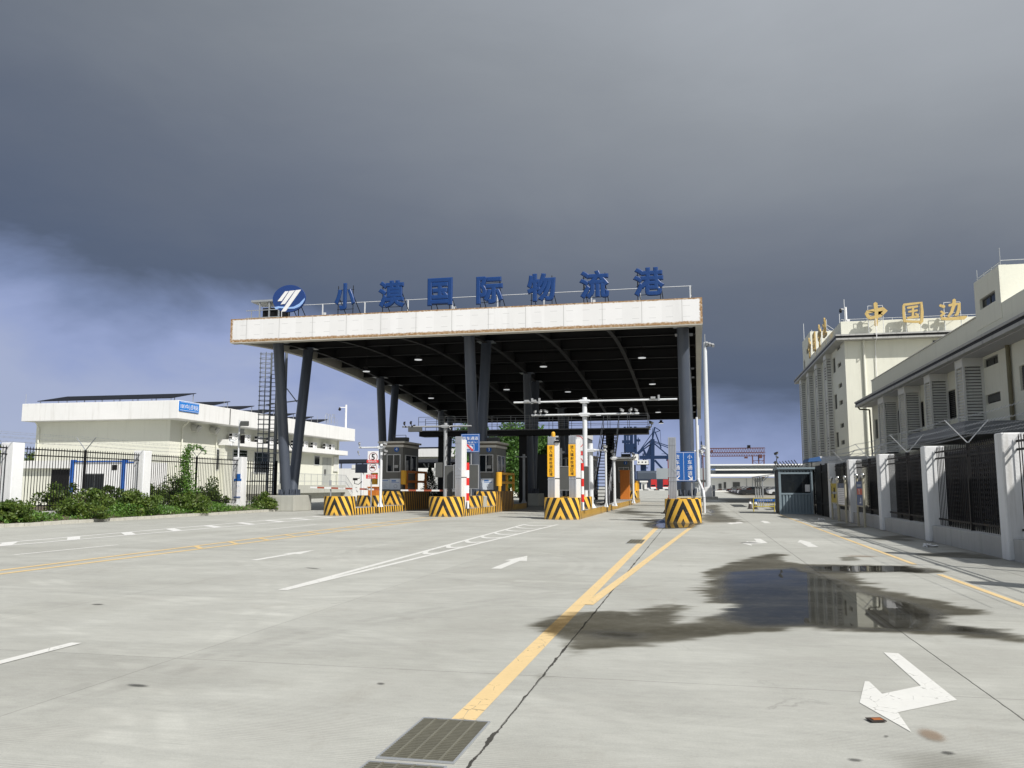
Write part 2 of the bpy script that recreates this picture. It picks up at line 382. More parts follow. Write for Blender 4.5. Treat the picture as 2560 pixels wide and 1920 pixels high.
# ------------------------------------------------------------------ ground, markings, puddles
def ground_mat():
    m, t, b = base_mat('weathered_concrete_slabs')
    oc = t.new('ShaderNodeTexCoord').outputs['Object']; x, y, z = t.sep(oc)
    big = t.noise(oc, .22, 5, .6); mid = t.noise(oc, 1.3, 6, .62); fine = t.noise(oc, 55, 3, .7); gr = t.noise(oc, 240, 2)
    streak = t.noise(t.mapping(oc, (.26, 2.4, 1), (2, 1, 0), (0, 0, .05)), 1.0, 7, .68)
    c = t.ramp(big, [(.25, (.332, .332, .300)), (.5, (.388, .391, .360)), (.75, (.436, .439, .405))])
    f = t.math('ADD', 1, t.math('MULTIPLY', t.math('SUBTRACT', mid, .5), .22))
    f = t.math('ADD', f, t.math('MULTIPLY', t.math('SUBTRACT', fine, .5), .34))
    f = t.math('ADD', f, t.math('MULTIPLY', t.math('SUBTRACT', gr, .5), .34)); f = t.math('ADD', f, t.math('MULTIPLY', t.math('SUBTRACT', t.noise(t.mapping(oc, (.55, 1.6, 1)), 8, 7, .72), .5), .42))
    f = t.math('ADD', f, t.math('MULTIPLY', t.math('SUBTRACT', streak, .5), .38))
    # slab to slab tone
    def slab(v, o, p): return t.math('FLOOR', t.math('DIVIDE', t.math('SUBTRACT', v, o), p))
    sx, sy = slab(x, 2.15, 3.48), slab(y, 7.25, 4.05)
    wn = t.new('ShaderNodeTexWhiteNoise', noise_dimensions='2D'); cb = t.new('ShaderNodeCombineXYZ'); t.put(cb.inputs[0], sx); t.put(cb.inputs[1], sy); t.put(wn.inputs[0], cb.outputs[0])
    f = t.math('ADD', f, t.math('MULTIPLY', t.math('SUBTRACT', wn.outputs[0], .5), .09))
    # tyre arcs: faint pairs of sweeping bands left by turning trucks
    for cx, cy, rr, amp in ((-14, -3, 13.2, .10), (-12.6, -4, 15.6, .08), (-1.5, 21.5, 7.2, .09), (9, 4.5, 13.8, -.12), (-20, 26, 14, .08), (2.5, 24, 11.6, -.08), (-7.5, 16.5, 5.2, .09), (-30, 0, 26.5, .07)):
        dxx, dyy = t.math('SUBTRACT', x, cx), t.math('SUBTRACT', y, cy); rd = t.math('SQRT', t.math('ADD', t.math('MULTIPLY', dxx, dxx), t.math('MULTIPLY', dyy, dyy)))
        rd = t.math('ABSOLUTE', t.math('SUBTRACT', t.math('ABSOLUTE', t.math('SUBTRACT', rd, rr)), .16))
        f = t.math('ADD', f, t.math('MULTIPLY', t.mapr(rd, .13, .05, 0, amp), t.mapr(streak, .42, .6)))
    vm = t.new('ShaderNodeVectorMath', operation='SCALE'); t.put(vm.inputs[0], c); t.put(vm.inputs[3], f); c = vm.outputs[0]
    # brushed grooves across the lanes
    wig = t.math('MULTIPLY', t.math('SUBTRACT', t.noise(oc, .7, 2), .5), .12)
    gv = t.math('SINE', t.math('MULTIPLY', t.math('ADD', t.math('MULTIPLY_ADD', x, .03, y), wig), 190))
    gm = t.mapr(t.noise(t.mapping(oc, (.5, 1.1, 1)), .9, 3, .6), .42, .56)
    gl = t.math('MULTIPLY', t.mapr(gv, .35, 1), gm)
    c = t.mix(t.math('MULTIPLY', gl, .5), c, (.2, .195, .18))
    # joints
    dis = t.math('MULTIPLY', t.math('SUBTRACT', t.noise(oc, 5, 4, .7), .5), .02)
    def joint(v, o, p, w, d):
        k = t.math('DIVIDE', t.math('SUBTRACT', t.math('ADD', v, d), o), p)
        k = t.math('ABSOLUTE', t.math('SUBTRACT', k, t.math('ROUND', k))); return t.math('MULTIPLY', t.mapr(t.math('MULTIPLY', k, p), w, w*.4, 0, 1), 1)
    jl = joint(x, 2.15, 3.48, .010, dis); jc = joint(y, 7.25, 4.05, .007, dis)
    crk = t.math('ADD', t.math('MULTIPLY', t.math('SUBTRACT', t.noise(oc, 3.2, 6, .78), .5), .085), t.math('ADD', x, 1.33))
    cw = t.math('MULTIPLY_ADD', t.mapr(t.noise(oc, 2.1, 3), .45, .7), .016, .0045)
    ck = t.math('LESS_THAN', t.math('ABSOLUTE', crk), cw)
    ck = t.math('MULTIPLY', ck, t.math('LESS_THAN', y, 45))
    # fine random cracks
    vo = t.new('ShaderNodeTexVoronoi', feature='DISTANCE_TO_EDGE'); t.put(vo.inputs[0], t.mapping(oc, (.16, .11, 1))); vo.inputs['Scale'].default_value = 1
    nd = t.math('ADD', vo.outputs[0], t.math('MULTIPLY', t.math('SUBTRACT', t.noise(oc, 2.2, 5, .7), .5), .06))
    fc = t.math('MULTIPLY', t.mapr(t.math('ABSOLUTE', nd), .0028, .0006), t.mapr(big, .52, .64))
    dk = t.math('MAXIMUM', t.math('MAXIMUM', t.math('MULTIPLY', jl, t.mapr(x, -4, 0, .28, .8)), t.math('MULTIPLY', jc, .55)), t.math('MAXIMUM', ck, t.math('MULTIPLY', fc, .22)))
    c = t.mix(dk, c, (.05, .048, .042))
    # long dark tyre-polish bands down each lane and blotchy grime
    lane = t.math('ABSOLUTE', t.math('SUBTRACT', t.math('FRACT', t.math('DIVIDE', t.math('ADD', x, t.math('MULTIPLY', t.math('SUBTRACT', t.noise(oc, .25, 2), .5), 1.2)), 1.74)), .5))
    c = t.mix(t.math('MULTIPLY', t.math('MULTIPLY', t.mapr(lane, .12, .34, 1, 0), t.mapr(streak, .42, .62)), .16), c, (.22, .21, .19))
    blot = t.noise(t.mapping(oc, (.9, .45, 1), (11, 4, 0)), 1.1, 7, .72, .6)
    c = t.mix(t.math('MULTIPLY', t.mapr(blot, .56, .72), .22), c, (.23, .21, .175))
    c = t.mix(t.math('MULTIPLY', t.mapr(t.noise(oc, 13, 4, .7), .66, .74), .25), c, (.14, .13, .12))
    # oil spots and rust stain
    sp = t.noise(oc, 3.1, 2, .5, .2); c = t.mix(t.mapr(sp, .80, .83, 0, .45), c, (.05, .05, .045))
    # damp brown dirt strip along the right-hand fence foot
    fx = t.math('ADD', x, t.math('MULTIPLY', t.math('SUBTRACT', t.noise(t.mapping(oc, (.6, .35, 1)), 1.6, 5, .65), .5), 2.6))
    c = t.mix(t.mapr(fx, 5.4, 7.4, 0, .5), c, (.20, .17, .125))
    t.put(b.inputs['Base Color'], c); b.inputs['Roughness'].default_value = .8; b.inputs['Specular IOR Level'].default_value = .25
    bn = t.new('ShaderNodeBump'); bn.inputs['Strength'].default_value = .35; bn.inputs['Distance'].default_value = .006
    h = t.math('ADD', t.math('ADD', fine, gr), t.math('MULTIPLY', t.math('ADD', gl, t.math('MULTIPLY', dk, 3)), -.6)); t.put(bn.inputs['Height'], h); t.l.new(bn.outputs[0], b.inputs['Normal'])
    return m
GROUND = ground_mat()
g = MB().box(-900, -60, -.3, 900, 1500, 0); struct('ground', g, GROUND)

def paint_mat(name, col, wear):
    m, t, b = base_mat(name)
    oc = t.new('ShaderNodeTexCoord').outputs['Object']
    n = t.noise(oc, 2.2, 6, .7); n2 = t.noise(oc, 26, 4, .65); n3 = t.noise(t.mapping(oc, (1, .15, 1)), 6, 4)
    f = t.math('ADD', 1, t.math('ADD', t.math('MULTIPLY', t.math('SUBTRACT', n2, .5), .16), t.math('MULTIPLY', t.math('SUBTRACT', n, .5), .2)))
    vm = t.new('ShaderNodeVectorMath', operation='SCALE'); vm.inputs[0].default_value = col; t.put(vm.inputs[3], f); t.put(b.inputs['Base Color'], vm.outputs[0])
    b.inputs['Roughness'].default_value = .7
    vo = t.new('ShaderNodeTexVoronoi', feature='DISTANCE_TO_EDGE'); t.put(vo.inputs[0], t.mapping(oc, (1.1, .8, 1))); 
    ndc = t.math('ADD', vo.outputs[0], t.math('MULTIPLY', t.math('SUBTRACT', n2, .5), .06))
    crack = t.mapr(t.math('ABSOLUTE', ndc), .012, .004)
    a = t.math('MAXIMUM', t.mapr(t.math('ADD', t.math('MULTIPLY', n, .55), t.math('MULTIPLY', n2, .45)), wear, wear+.06), t.math('MULTIPLY', crack, t.mapr(n, .45, .6)))
    a = t.math('MAXIMUM', a, t.math('MULTIPLY', n3, .12))
    tr = t.new('ShaderNodeBsdfTransparent'); mx = t.new('ShaderNodeMixShader'); t.put(mx.inputs[0], a)
    t.l.new(b.outputs[0], mx.inputs[1]); t.l.new(tr.outputs[0], mx.inputs[2]); t.l.new(mx.outputs[0], t.n['Material Output'].inputs[0]); return m
PW = paint_mat('worn_white_road_paint', (.66, .66, .63), .60)
PW2 = paint_mat('faded_white_road_paint', (.70, .70, .68), .60)
PY_ = paint_mat('faded_yellow_road_paint', (.69, .515, .265), .62)
PY2 = paint_mat('worn_yellow_road_paint', (.66, .49, .24), .60)
def sheet(polys, z=.004):
    mb = MB()
    for k, p in enumerate(polys): mb.add([(x, y, z+min(k, 2)*.0012) for x, y in p], [tuple(range(len(p)))])   # crossing strokes lie 1.2 mm apart
    return mb
def line(x0, y0, x1, y1, w):
    d = Vector((x1-x0, y1-y0)).normalized(); n = Vector((-d.y, d.x))*w/2
    return [(x0+n.x, y0+n.y), (x0-n.x, y0-n.y), (x1-n.x, y1-n.y), (x1+n.x, y1+n.y)]
def marking(name, polys, mat, z=.004): 
    for i, p in enumerate(polys):
        a = sum(p[k][0]*p[(k+1) % len(p)][1]-p[(k+1) % len(p)][0]*p[k][1] for k in range(len(p)))
        if a < 0: polys[i] = p[::-1]
    return struct(name, sheet(polys, z), mat)
marking('yellow_lane_line', [line(-1.62, 5.8, -1.62, 11.5, .17), line(-1.62, 11.5, -1.6, 35, .17), line(-1.5, 11.6, -.2, 35.8, .15)], PY_)
marking('yellow_edge_line', [line(4.28, 4, 4.25, 16.9, .11), line(4.3, 18.9, 4.45, 49.5, .11)], PY_)
h = [line(-12.55, -5, -12.45, 41.8, .16), line(-12.72, 2, -13.75, 41.8, .16)]
for k in range(13):
    y = 20+k*1.75; a = -12.72-(y-2)/39.8*1.03; h.append(line(a, y+.5, -12.5, y-.3, .14))
marking('yellow_hatched_line', h, PY2)
h = [line(-6.33, 12.2, -7.15, 35, .14), line(-6.3, 12.2, -5.75, 35, .14)]
for k in range(8):
    y = 19.6+k*2.05; f = (y-12.2)/22.8; a, b_ = -6.33-.82*f, -6.3+.55*f
    n = 7; up = [(a+(b_-a)*i/n, y-.75*math.sin(math.pi*i/n)*.9+.5-.5*i/n) for i in range(n+1)]
    h.append([(px, py) for px, py in up]+[(px, py+.42) for px, py in up[::-1]])
marking('white_chevron_line', h, PW)
h = [line(-18.75, 3, -19.95, 42, .16), line(-18.35, 3, -18.2, 42, .16)]
for k in range(13):
    y = 9+k*2.6; f = (y-3)/39; h.append([(-18.75-1.2*f, y+1.1), (-18.3+.06*f, y-.2), (-18.3+.06*f, y+.35), (-18.75-1.2*f, y+1.65)])
marking('white_hatched_line', h, PW2)
marking('white_dashed_line', [line(-15.65, 17, -15.55, 20.5, .13), line(-15.65, 5, -15.65, 9, .13), line(-6.24, 3.6, -6.26, 7.7, .13), line(-15.6, 29, -15.6, 33, .13)], PW)
marking('white_thin_line', [line(-9.0, 43.5, -6.9, 52, .12)], PW2)
def arrow_straight(x, y0, y1, w=.17, hw=.45):
    hl = (y1-y0)*.42; return [(x-w/2, y0), (x+w/2, y0), (x+w/2, y1-hl), (x+hw/2, y1-hl), (x, y1), (x-hw/2, y1-hl), (x-w/2, y1-hl)]
marking('straight_arrow', [arrow_straight(-9.45, 16.9, 19.9)], PW)
marking('straight_arrow', [arrow_straight(-3.88, 16.2, 19.3, .2, .5)], PW)
marking('straight_arrow', [arrow_straight(2.93, 23.7, 26.7, .26, .42)[:]], PW)
marking('straight_arrow', [arrow_straight(2.9, 38.2, 41, .26, .42)], PW)
turn = [(1.71, 8.95), (1.71, 7.55), (1.35, 7.2), (1.335, 7.62), (1.30, 7.62), (1.13, 6.88), (1.32, 6.15), (1.345, 6.65), (1.86, 7.12), (1.84, 8.93)]
marking('turn_arrow', [turn], PW)
marking('turn_arrow', [[(1.62, 27.0), (1.62, 25.75), (1.38, 25.45), (1.38, 25.75), (1.17, 24.75), (1.38, 23.8), (1.38, 24.35), (1.88, 25.1), (1.82, 27)]], PW)
marking('turn_arrow', [[(1.62, 40.0), (1.62, 38.75), (1.38, 38.45), (1.38, 38.75), (1.17, 37.75), (1.38, 36.8), (1.38, 37.35), (1.88, 38.1), (1.82, 40)]], PW2)
marking('turn_arrow', [[(3.3, 9.0), (3.3, 7.55), (2.98, 7.2), (3.0, 6.65), (3.45, 7.1), (3.43, 8.95)]], PW)

def sdist(P, poly):
    """signed distance to a polygon, inside positive"""
    P = P[:, None, :]; A = np.array(poly)[None]; B = np.roll(A, -1, 1); e = B-A; w = P-A
    tt = np.clip((w*e).sum(2)/(e*e).sum(2), 0, 1); d = np.sqrt((((w-e*tt[..., None])**2).sum(2)).min(1))
    c = (A[..., 1] <= P[..., 1]) != (B[..., 1] <= P[..., 1]); s = w[..., 0] < e[..., 0]*w[..., 1]/np.where(np.abs(e[..., 1]) < 1e-9, 1e-9, e[..., 1])
    ins = ((c & s).sum(1) % 2).astype(bool); return np.where(ins, d, -d)
def fnoise(P, s, seed, oct=5):
    r = np.random.RandomState(seed); o = np.zeros(len(P)); a = 1.; 
    for i in range(oct):
        for k in range(3):
            th = r.rand()*6.28; ph = r.rand()*6.28; f = s*(1.9**i)*(.7+.6*r.rand())
            o += a*np.sin(f*(P[:, 0]*np.cos(th)*.9+P[:, 1]*np.sin(th)*.55)+ph+1.3*np.sin(f*.6*(P[:, 0]-P[:, 1])+ph*2))/3
        a *= .55
    return o
DRY = [(-.3, 10.8), (-.08, 11.35), (.02, 12.0), (.35, 12.0), (.15, 11.2), (.02, 10.5), (-.28, 10.2), (-.38, 10.35)]
def wet_mat():
    m, t, b = base_mat('water_film'); t.n.remove(b)
    wet = t.new('ShaderNodeAttribute', attribute_name='wet').outputs['Fac']; wat = t.new('ShaderNodeAttribute', attribute_name='water').outputs['Fac']
    oc = t.new('ShaderNodeTexCoord').outputs['Object']
    tr = t.new('ShaderNodeBsdfTransparent'); n = t.noise(oc, 7, 5, .65)
    w2 = t.math('MULTIPLY', wet, t.mapr(n, .15, .6, .8, 1), clamp=True)
    t.put(tr.inputs[0], t.mix(w2, (1, 1, 1), t.mix(wat, (.42, .405, .365), (.22, .215, .20))))
    gl = t.new('ShaderNodeBsdfGlossy'); gl.inputs[0].default_value = (1, 1, 1, 1)
    t.put(gl.inputs['Roughness'], t.mapr(wat, .2, .9, .34, .02))
    bn = t.new('ShaderNodeBump'); bn.inputs['Distance'].default_value = .003
    t.put(bn.inputs['Strength'], t.mapr(wat, .2, .8, .5, 0)); t.put(bn.inputs['Height'], t.noise(oc, 60, 3)); t.l.new(bn.outputs[0], gl.inputs['Normal'])
    fr = t.new('ShaderNodeFresnel'); fr.inputs[0].default_value = 1.33
    k = t.math('MULTIPLY', fr.outputs[0], t.math('MULTIPLY', w2, t.math('MULTIPLY', t.math('MULTIPLY_ADD', wat, .68, .10), t.mapr(t.noise(t.mapping(oc, (.8, 2.2, 1)), 2.2, 5, .65), .3, .6, .88, 1))))
    mx = t.new('ShaderNodeMixShader'); t.put(mx.inputs[0], k); t.l.new(tr.outputs[0], mx.inputs[1]); t.l.new(gl.outputs[0], mx.inputs[2])
    t.l.new(mx.outputs[0], t.n['Material Output'].inputs[0]); return m
WET = wet_mat()
def puddle(outline, waters, step, soft=.16, amp=.11, seed=1, z=.009, maxwet=1.0, fs=2.2, dry=(), fine=.5):
    O = np.array(outline); lo, hi = O.min(0)-.35, O.max(0)+.35
    nx, ny = int((hi[0]-lo[0])/step)+2, int((hi[1]-lo[1])/step)+2
    X, Y = np.meshgrid(lo[0]+np.arange(nx)*step, lo[1]+np.arange(ny)*step); P = np.stack([X.ravel(), Y.ravel()], 1)
    P2 = P*np.array([.45, 1.3]); nz = fnoise(P, fs, seed)*amp+fnoise(P2, fs*5.5, seed+2, 4)*amp*fine; d = sdist(P, outline)+nz
    for q_ in dry: d = np.minimum(d, -sdist(P, q_)+.06+nz)
    wet = np.clip((d+soft*.25)/soft, 0, 1); wet = wet*wet*(3-2*wet)*maxwet*np.clip(.92+.13*fnoise(P2, 3.1, seed+7, 5), .6, 1)
    wat = np.zeros(len(P))
    for w in waters:
        dw = sdist(P, w)+fnoise(P, fs*1.4, seed+5)*amp*.6; q = np.clip((dw+.25)/.6, 0, 1); wat = np.maximum(wat, q*q*(3-2*q))
    idx = np.arange(nx*ny).reshape(ny, nx); Q = np.stack([idx[:-1, :-1], idx[:-1, 1:], idx[1:, 1:], idx[1:, :-1]], -1).reshape(-1, 4)
    Q = Q[wet[Q].max(1) > .004]; used = np.unique(Q); rm = -np.ones(nx*ny, int); rm[used] = np.arange(len(used))
    V = np.column_stack([P[used], np.full(len(used), z)])
    me = npmesh('puddle', V, rm[Q], WET)
    for nm, a in (('wet', wet), ('water', wat)):
        at = me.attributes.new(nm, 'FLOAT', 'POINT'); at.data.foreach_set('value', a[used].astype(np.float32))
    o = bpy.data.objects.new('puddle', me); C.objects.link(o); o['kind'] = 'structure'; return o
OUT = [(-1.98, 9.74), (-1.85, 10.28), (-1.52, 10.72), (-1.12, 11.01), (-.83, 10.88), (-.7, 11.62), (-.47, 12.01), (-.17, 12.07), (-.05, 12.71), (-.17, 13.5), (-.08, 14.29), (.16, 16.39), (.69, 18.41), (1.42, 20.98), (1.77, 21.4), (2.05, 20.78), (1.8, 19.48), (2.19, 18.47), (2.79, 18.6), (3.49, 18.6), (4.1, 18.64), (4.36, 17.97), (4.41, 17.54), (4.05, 17.03), (2.82, 16.76), (2.84, 15.79), (2.78, 14.92), (2.97, 13.64), (3.46, 12.54), (3.59, 12.04), (3.36, 11.7), (2.91, 11.51), (2.9, 11.06), (3.26, 10.65), (3.32, 10.08), (3.2, 9.86), (2.63, 10.07), (1.71, 10.09), (1.0, 10.08), (.5, 9.89), (.2, 9.68), (-.23, 9.17), (-.53, 8.72), (-.86, 8.41), (-1.07, 8.09), (-1.25, 7.89), (-1.31, 7.48), (-1.34, 7.1), (-1.32, 7.93), (-1.48, 8.63), (-1.67, 9.27)]
puddle(OUT, [[(.45, 16.45), (1.79, 17.64), (2.36, 15.33), (2.37, 13.77), (2.92, 12.64), (2.91, 11.6), (2.47, 10.33), (1.76, 10.32), (1.2, 10.36), (.51, 10.21), (.28, 10.66), (.1, 11.37), (.33, 12.3), (.35, 14.22)],
    [(2.13, 17.96), (3.47, 18.5), (4.06, 18.48), (4.26, 17.72), (3.99, 17.1), (2.86, 16.98), (2.0, 16.92)], [(2.79, 11.04), (3.18, 10.79), (3.01, 10.23), (2.59, 10.28)],
    [(-1.16, 9.38), (-1.02, 9.48), (-.67, 9.42), (-.7, 9.2), (-1.11, 9.18)]], .03, soft=.24, amp=.15, seed=3, fs=2.6, fine=.75, dry=[DRY])
puddle([(-3.6, 42.0), (-2.45, 41.2), (-1.3, 42.4), (-.6, 39.5), (.3, 37.8), (-.2, 33.2), (-1.2, 32.4), (-1.71, 32.5), (-2.2, 35.0), (-2.14, 38.6)],
    [[(-2.0, 41), (-1.3, 42), (-.6, 38), (-.1, 37.5), (-.35, 33.8), (-1.2, 33), (-1.6, 33.2), (-1.9, 36), (-1.85, 39)]], .1, soft=.3, amp=.22, seed=9, fs=1.2)
puddle([(.25, 71), (.95, 74.9), (2.0, 75), (1.5, 60), (1.6, 48), (1.9, 39.2), (.9, 38.2), (.15, 38.5)], [[(.4, 60), (.9, 60), (.8, 48), (.4, 48)]], .14, soft=.6, amp=.35, seed=13, maxwet=.8, fs=.9)
puddle([(2.6, 106), (7.2, 110), (5.6, 88), (2.9, 83)], [], .4, soft=.8, amp=.5, seed=15, maxwet=.7, fs=.6)
puddle([(-5.3, 58), (-4.7, 62), (-4.1, 57), (-3.2, 50), (-1.7, 46.5), (-2.6, 45.2), (-4.9, 49.3)], [], .14, soft=.7, amp=.5, seed=17, maxwet=.65, fs=.9)
puddle([(3.05, 20.39), (3.4, 20.64), (3.36, 19.78), (3.03, 19.56)], [], .04, seed=19, maxwet=.7)
puddle([(1.1, 5.62), (1.35, 5.72), (1.6, 5.69), (1.65, 5.3), (1.1, 5.3)], [], .03, seed=21, maxwet=.28, soft=.3)
puddle([(5.0, 21.8), (6.3, 22.6), (6.4, 20.6), (5.3, 20.9)], [], .06, seed=23, maxwet=.7, soft=.35, amp=.25)
puddle([(4.9, 27.5), (6.4, 30), (6.4, 26.3), (5.4, 26.8)], [], .08, seed=25, maxwet=.65, soft=.4, amp=.3)
puddle([(4.9, 36), (6.2, 42), (6.2, 35), (5.6, 33.6)], [], .1, seed=27, maxwet=.7, soft=.5, amp=.3)
def stain_mat(name, col, mx_):
    m, t, b = base_mat(name); oc = t.new('ShaderNodeTexCoord').outputs['Object']
    x, y, z = t.sep(oc); r = t.math('SQRT', t.math('ADD', t.math('MULTIPLY', x, x), t.math('MULTIPLY', y, y)))
    r = t.math('ADD', r, t.math('MULTIPLY', t.math('SUBTRACT', t.noise(oc, 9, 4), .5), .5))
    b.inputs['Base Color'].default_value = (*col, 1); b.inputs['Roughness'].default_value = .8
    tr = t.new('ShaderNodeBsdfTransparent'); mx = t.new('ShaderNodeMixShader'); t.put(mx.inputs[0], t.mapr(r, .95, .35, 0, mx_))
    t.l.new(tr.outputs[0], mx.inputs[1]); t.l.new(b.outputs[0], mx.inputs[2]); t.l.new(mx.outputs[0], t.n['Material Output'].inputs[0]); return m
ST_D = stain_mat('oil_stain', (.03, .03, .028), .6); ST_R = stain_mat('rust_stain', (.26, .17, .10), .5)
for x, y, sx, sy, mt in [(.86, 5.47, .055, .03, ST_D), (1.43, 5.73, .05, .04, ST_D), (1.14, 6.01, .02, .02, ST_D), (-2.56, 6.68, .05, .035, ST_D), (1.43, 6.1, .10, .2, ST_R), (-4.45, 6.2, .14, .05, ST_D),
                         (1.4, 25.0, .35, .35, ST_D), (-8.0, 10.2, .12, .07, ST_D), (-7.4, 15.5, .3, .06, ST_D), (3.6, 20.8, .5, .25, ST_R)]:
    o = struct('stain', MB().add([(-1, -1, 0), (1, -1, 0), (1, 1, 0), (-1, 1, 0)], [(0, 1, 2, 3)]), mt, (0, 0, 0)); o.location = (x, y, .007); o.scale = (sx, sy, 1); o.rotation_euler.z = random.uniform(-.5, .5)
# a rusty scrap of metal and a few bits of litter on the concrete
mb = MB().obox((1.15, 6.385, .012), .11, .09, .006, .3, .02, 0, 0).obox((1.155, 6.385, .017), .07, .045, .004, .3, .03, 0, 1)
solo('rusty_metal_scrap', mb, [M('dark_scrap', (.03, .022, .018), .7), M('rust_scrap', (.30, .10, .03), .8)], 'small rusty metal scrap lying near the big turn arrow', 'scrap', (1.15, 6.385, 0), bevel=.002)
for i, (x, y) in enumerate([(5.95, 24.5), (5.6, 42.0)]):
    mb = MB()
    for k in range(7): mb.obox((x+random.uniform(-.12, .12), y+random.uniform(-.15, .15), .03), .14, .1, .03, random.random()*3, random.random(), random.random())
    solo('litter', mb, WHT, ['crumpled white litter at the fence foot near the puddle', 'pale rubbish heap on the road before the guard booth'][i], 'litter', (x, y, 0))

def grate(x0, y0, x1, y1, name, label, nb, nc):
    t = thing(name, label, 'drain grate', ((x0+x1)/2, (y0+y1)/2, 0))
    f = MB(); z = .012; w = .012
    for a in ((x0, y0, x1, y0+w), (x0, y1-w, x1, y1), (x0, y0+w, x0+w, y1-w), (x1-w, y0+w, x1, y1-w)): f.box(a[0], a[1], .002, a[2], a[3], z)
    part(t, 'frame', f, GALV)
    b = MB()
    for i in range(nb): yy = y0+w+(y1-y0-2*w)*(i+.5)/nb; b.box(x0+w, yy-.004, .003, x1-w, yy+.004, z-.001)
    for i in range(1, nc): xx = x0+(x1-x0)*i/nc; b.box(xx-.007, y0+w, .0035, xx+.007, y1-w, z+.001)
    part(t, 'bars', b, M('grate_galvanised', (.17, .165, .13), .65, .2, 12, metal=.2, grime=.3))
    part(t, 'grate_backing', MB().box(x0+w, y0+w, .001, x1-w, y1-w, .0026), M('grate_backing_dark', (.06, .056, .042), .9, .3, 8))  # thin dark sheet right under the bars
grate(-1.9, 4.9, -1.42, 5.78, 'drain_grate', 'steel drain grate in the foreground at the end of the yellow line', 27, 5)
grate(-1.92, 3.95, -1.44, 4.83, 'drain_grate', 'steel drain grate cut by the bottom edge of the photo', 27, 5)
grate(-2.02, 23.95, -1.57, 25.75, 'drain_grate', 'distant grey drain grate beside the yellow line before the barrier island', 30, 5)

# ------------------------------------------------------------------ left kerb, verge, weeds
mb = MB(); y = -20
while y < 51.5:
    l = .98; dz = random.uniform(-.012, .012); mb.obox((-26.38+random.uniform(-.012, .012), y+l/2, .06+dz), .16, l-.02, .16, random.uniform(-.012, .012)); y += 1.0
struct('kerb', mb, DIRT)
n = 60; vs = []; 
for i in range(n+1):
    yy = -20+72*i/n
    for xx, zz in ((-26.46, .10), (-26.9, .2), (-27.6, .33), (-28.6, .36), (-40, .36)): vs.append((xx, yy, zz+random.uniform(-.03, .03)))
fs = [(i*5+j+1, i*5+j, (i+1)*5+j, (i+1)*5+j+1) for i in range(n) for j in range(4)]
struct('verge', MB().add(vs, fs, 0, True), SOIL)

# ------------------------------------------------------------------ toll islands
def dplan(xc, w, y0, y1, d=.5, n=12):
    p = [(xc-w/2*math.cos(math.pi*i/n), y0+d*(1-math.sin(math.pi*i/n))) for i in range(n+1)]
    return [(xc-w/2, y1)] + p + [(xc+w/2, y1)]
def dblock(mb, xc, w, y0, y1, z0, z1, d=.5, bottom=False):
    p = dplan(xc, w, y0, y1, d); mb.wall(p, z0, z1, 0); mb.wall([p[-1], p[0]], z0, z1, 0, smooth=False)
    mb.add([(x, y, z1) for x, y in p], [tuple(range(len(p)))], 1); return mb
TOPM = M('island_concrete_top', (.33, .32, .30), .85, .15, 1.5, .3)
YTOP = M('yellow_block_top', (.66, .36, .04), .6, .15, 2, grime=.4, gcol=(.3, .2, .08))
def island(label, xc, w, y0, y1, blocks, platform=None):
    t = thing('toll_island', label, 'traffic island', (xc, y0, 0), 'toll islands')
    mb = MB(); dblock(mb, xc, w-.03, y0+.06, y1, 0, .385, .5); part(t, 'kerb_base', mb, [STK, TOPM], .012)
    for i, (a, b, z0) in enumerate(blocks):
        mb = MB(); dblock(mb, xc, w, a, b, z0, 1.04, .5); part(t, 'nose_block' if i == 0 else 'rear_block', mb, [STN, YTOP], .012)
    if platform:
        a, b = platform; mb = MB(); p = dplan(xc, w+.02, a, b, .35)
        mb.wall(p[1:-1], .386, 1.27, 0); mb.wall([p[-2], p[-1]], 0, 1.27, 2, smooth=False); mb.wall([p[0], p[1]], 0, 1.27, 2, smooth=False); mb.wall([p[-1], p[0]], 0, 1.27, 2, smooth=False)
        mb.add([(x, y, 1.27) for x, y in p], [tuple(range(len(p)))], 1); part(t, 'booth_platform', mb, [STN, TOPM, STP], .01)
    return t
island('yellow and black striped island below booth 4, nearest the hedge', -19.3, 1.64, 42.9, 60, [(42.9, 43.85, 0), (47.5, 48.3, .386)], (51.4, 57))
island('yellow and black striped island carrying booth 3 and a tall white pillar', -13.0, 1.84, 42.4, 60, [(42.4, 43.35, 0), (46.3, 47.25, .386)], (50.0, 55.4))
island('long striped island with two yellow-signed pillars and the stair', -6.45, 1.74, 40.1, 84, [(40.1, 41.0, 0), (44.5, 45.5, .386)], None)
island('striped island standing in a puddle under the blue lane sign', -.66, 1.58, 37.4, 52, [(37.4, 38.2, 0), (40.6, 41.4, .386)], None)

# ------------------------------------------------------------------ canopy
PROF = [(46, 10.35), (52, 10.78), (57, 10.87), (66, 10.55), (75, 9.95), (83, 9.3), (90.5, 8.6)]
def zb(y):
    xs = [p[0] for p in PROF]; k = max(0, min(len(PROF)-2, sum(y >= x for x in xs)-1))
    def tan(i):
        if i <= 0: return (PROF[1][1]-PROF[0][1])/(PROF[1][0]-PROF[0][0])
        if i >= len(PROF)-1: return (PROF[-1][1]-PROF[-2][1])/(PROF[-1][0]-PROF[-2][0])
        return (PROF[i+1][1]-PROF[i-1][1])/(PROF[i+1][0]-PROF[i-1][0])
    x0, z0 = PROF[k]; x1, z1 = PROF[k+1]; h = x1-x0; s = (y-x0)/h
    return (2*s**3-3*s*s+1)*z0+(s**3-2*s*s+s)*h*tan(k)+(-2*s**3+3*s*s)*z1+(s**3-s*s)*h*tan(k+1)
X0, X1, Y0, Y1 = -27.85, .48, 46.0, 90.5
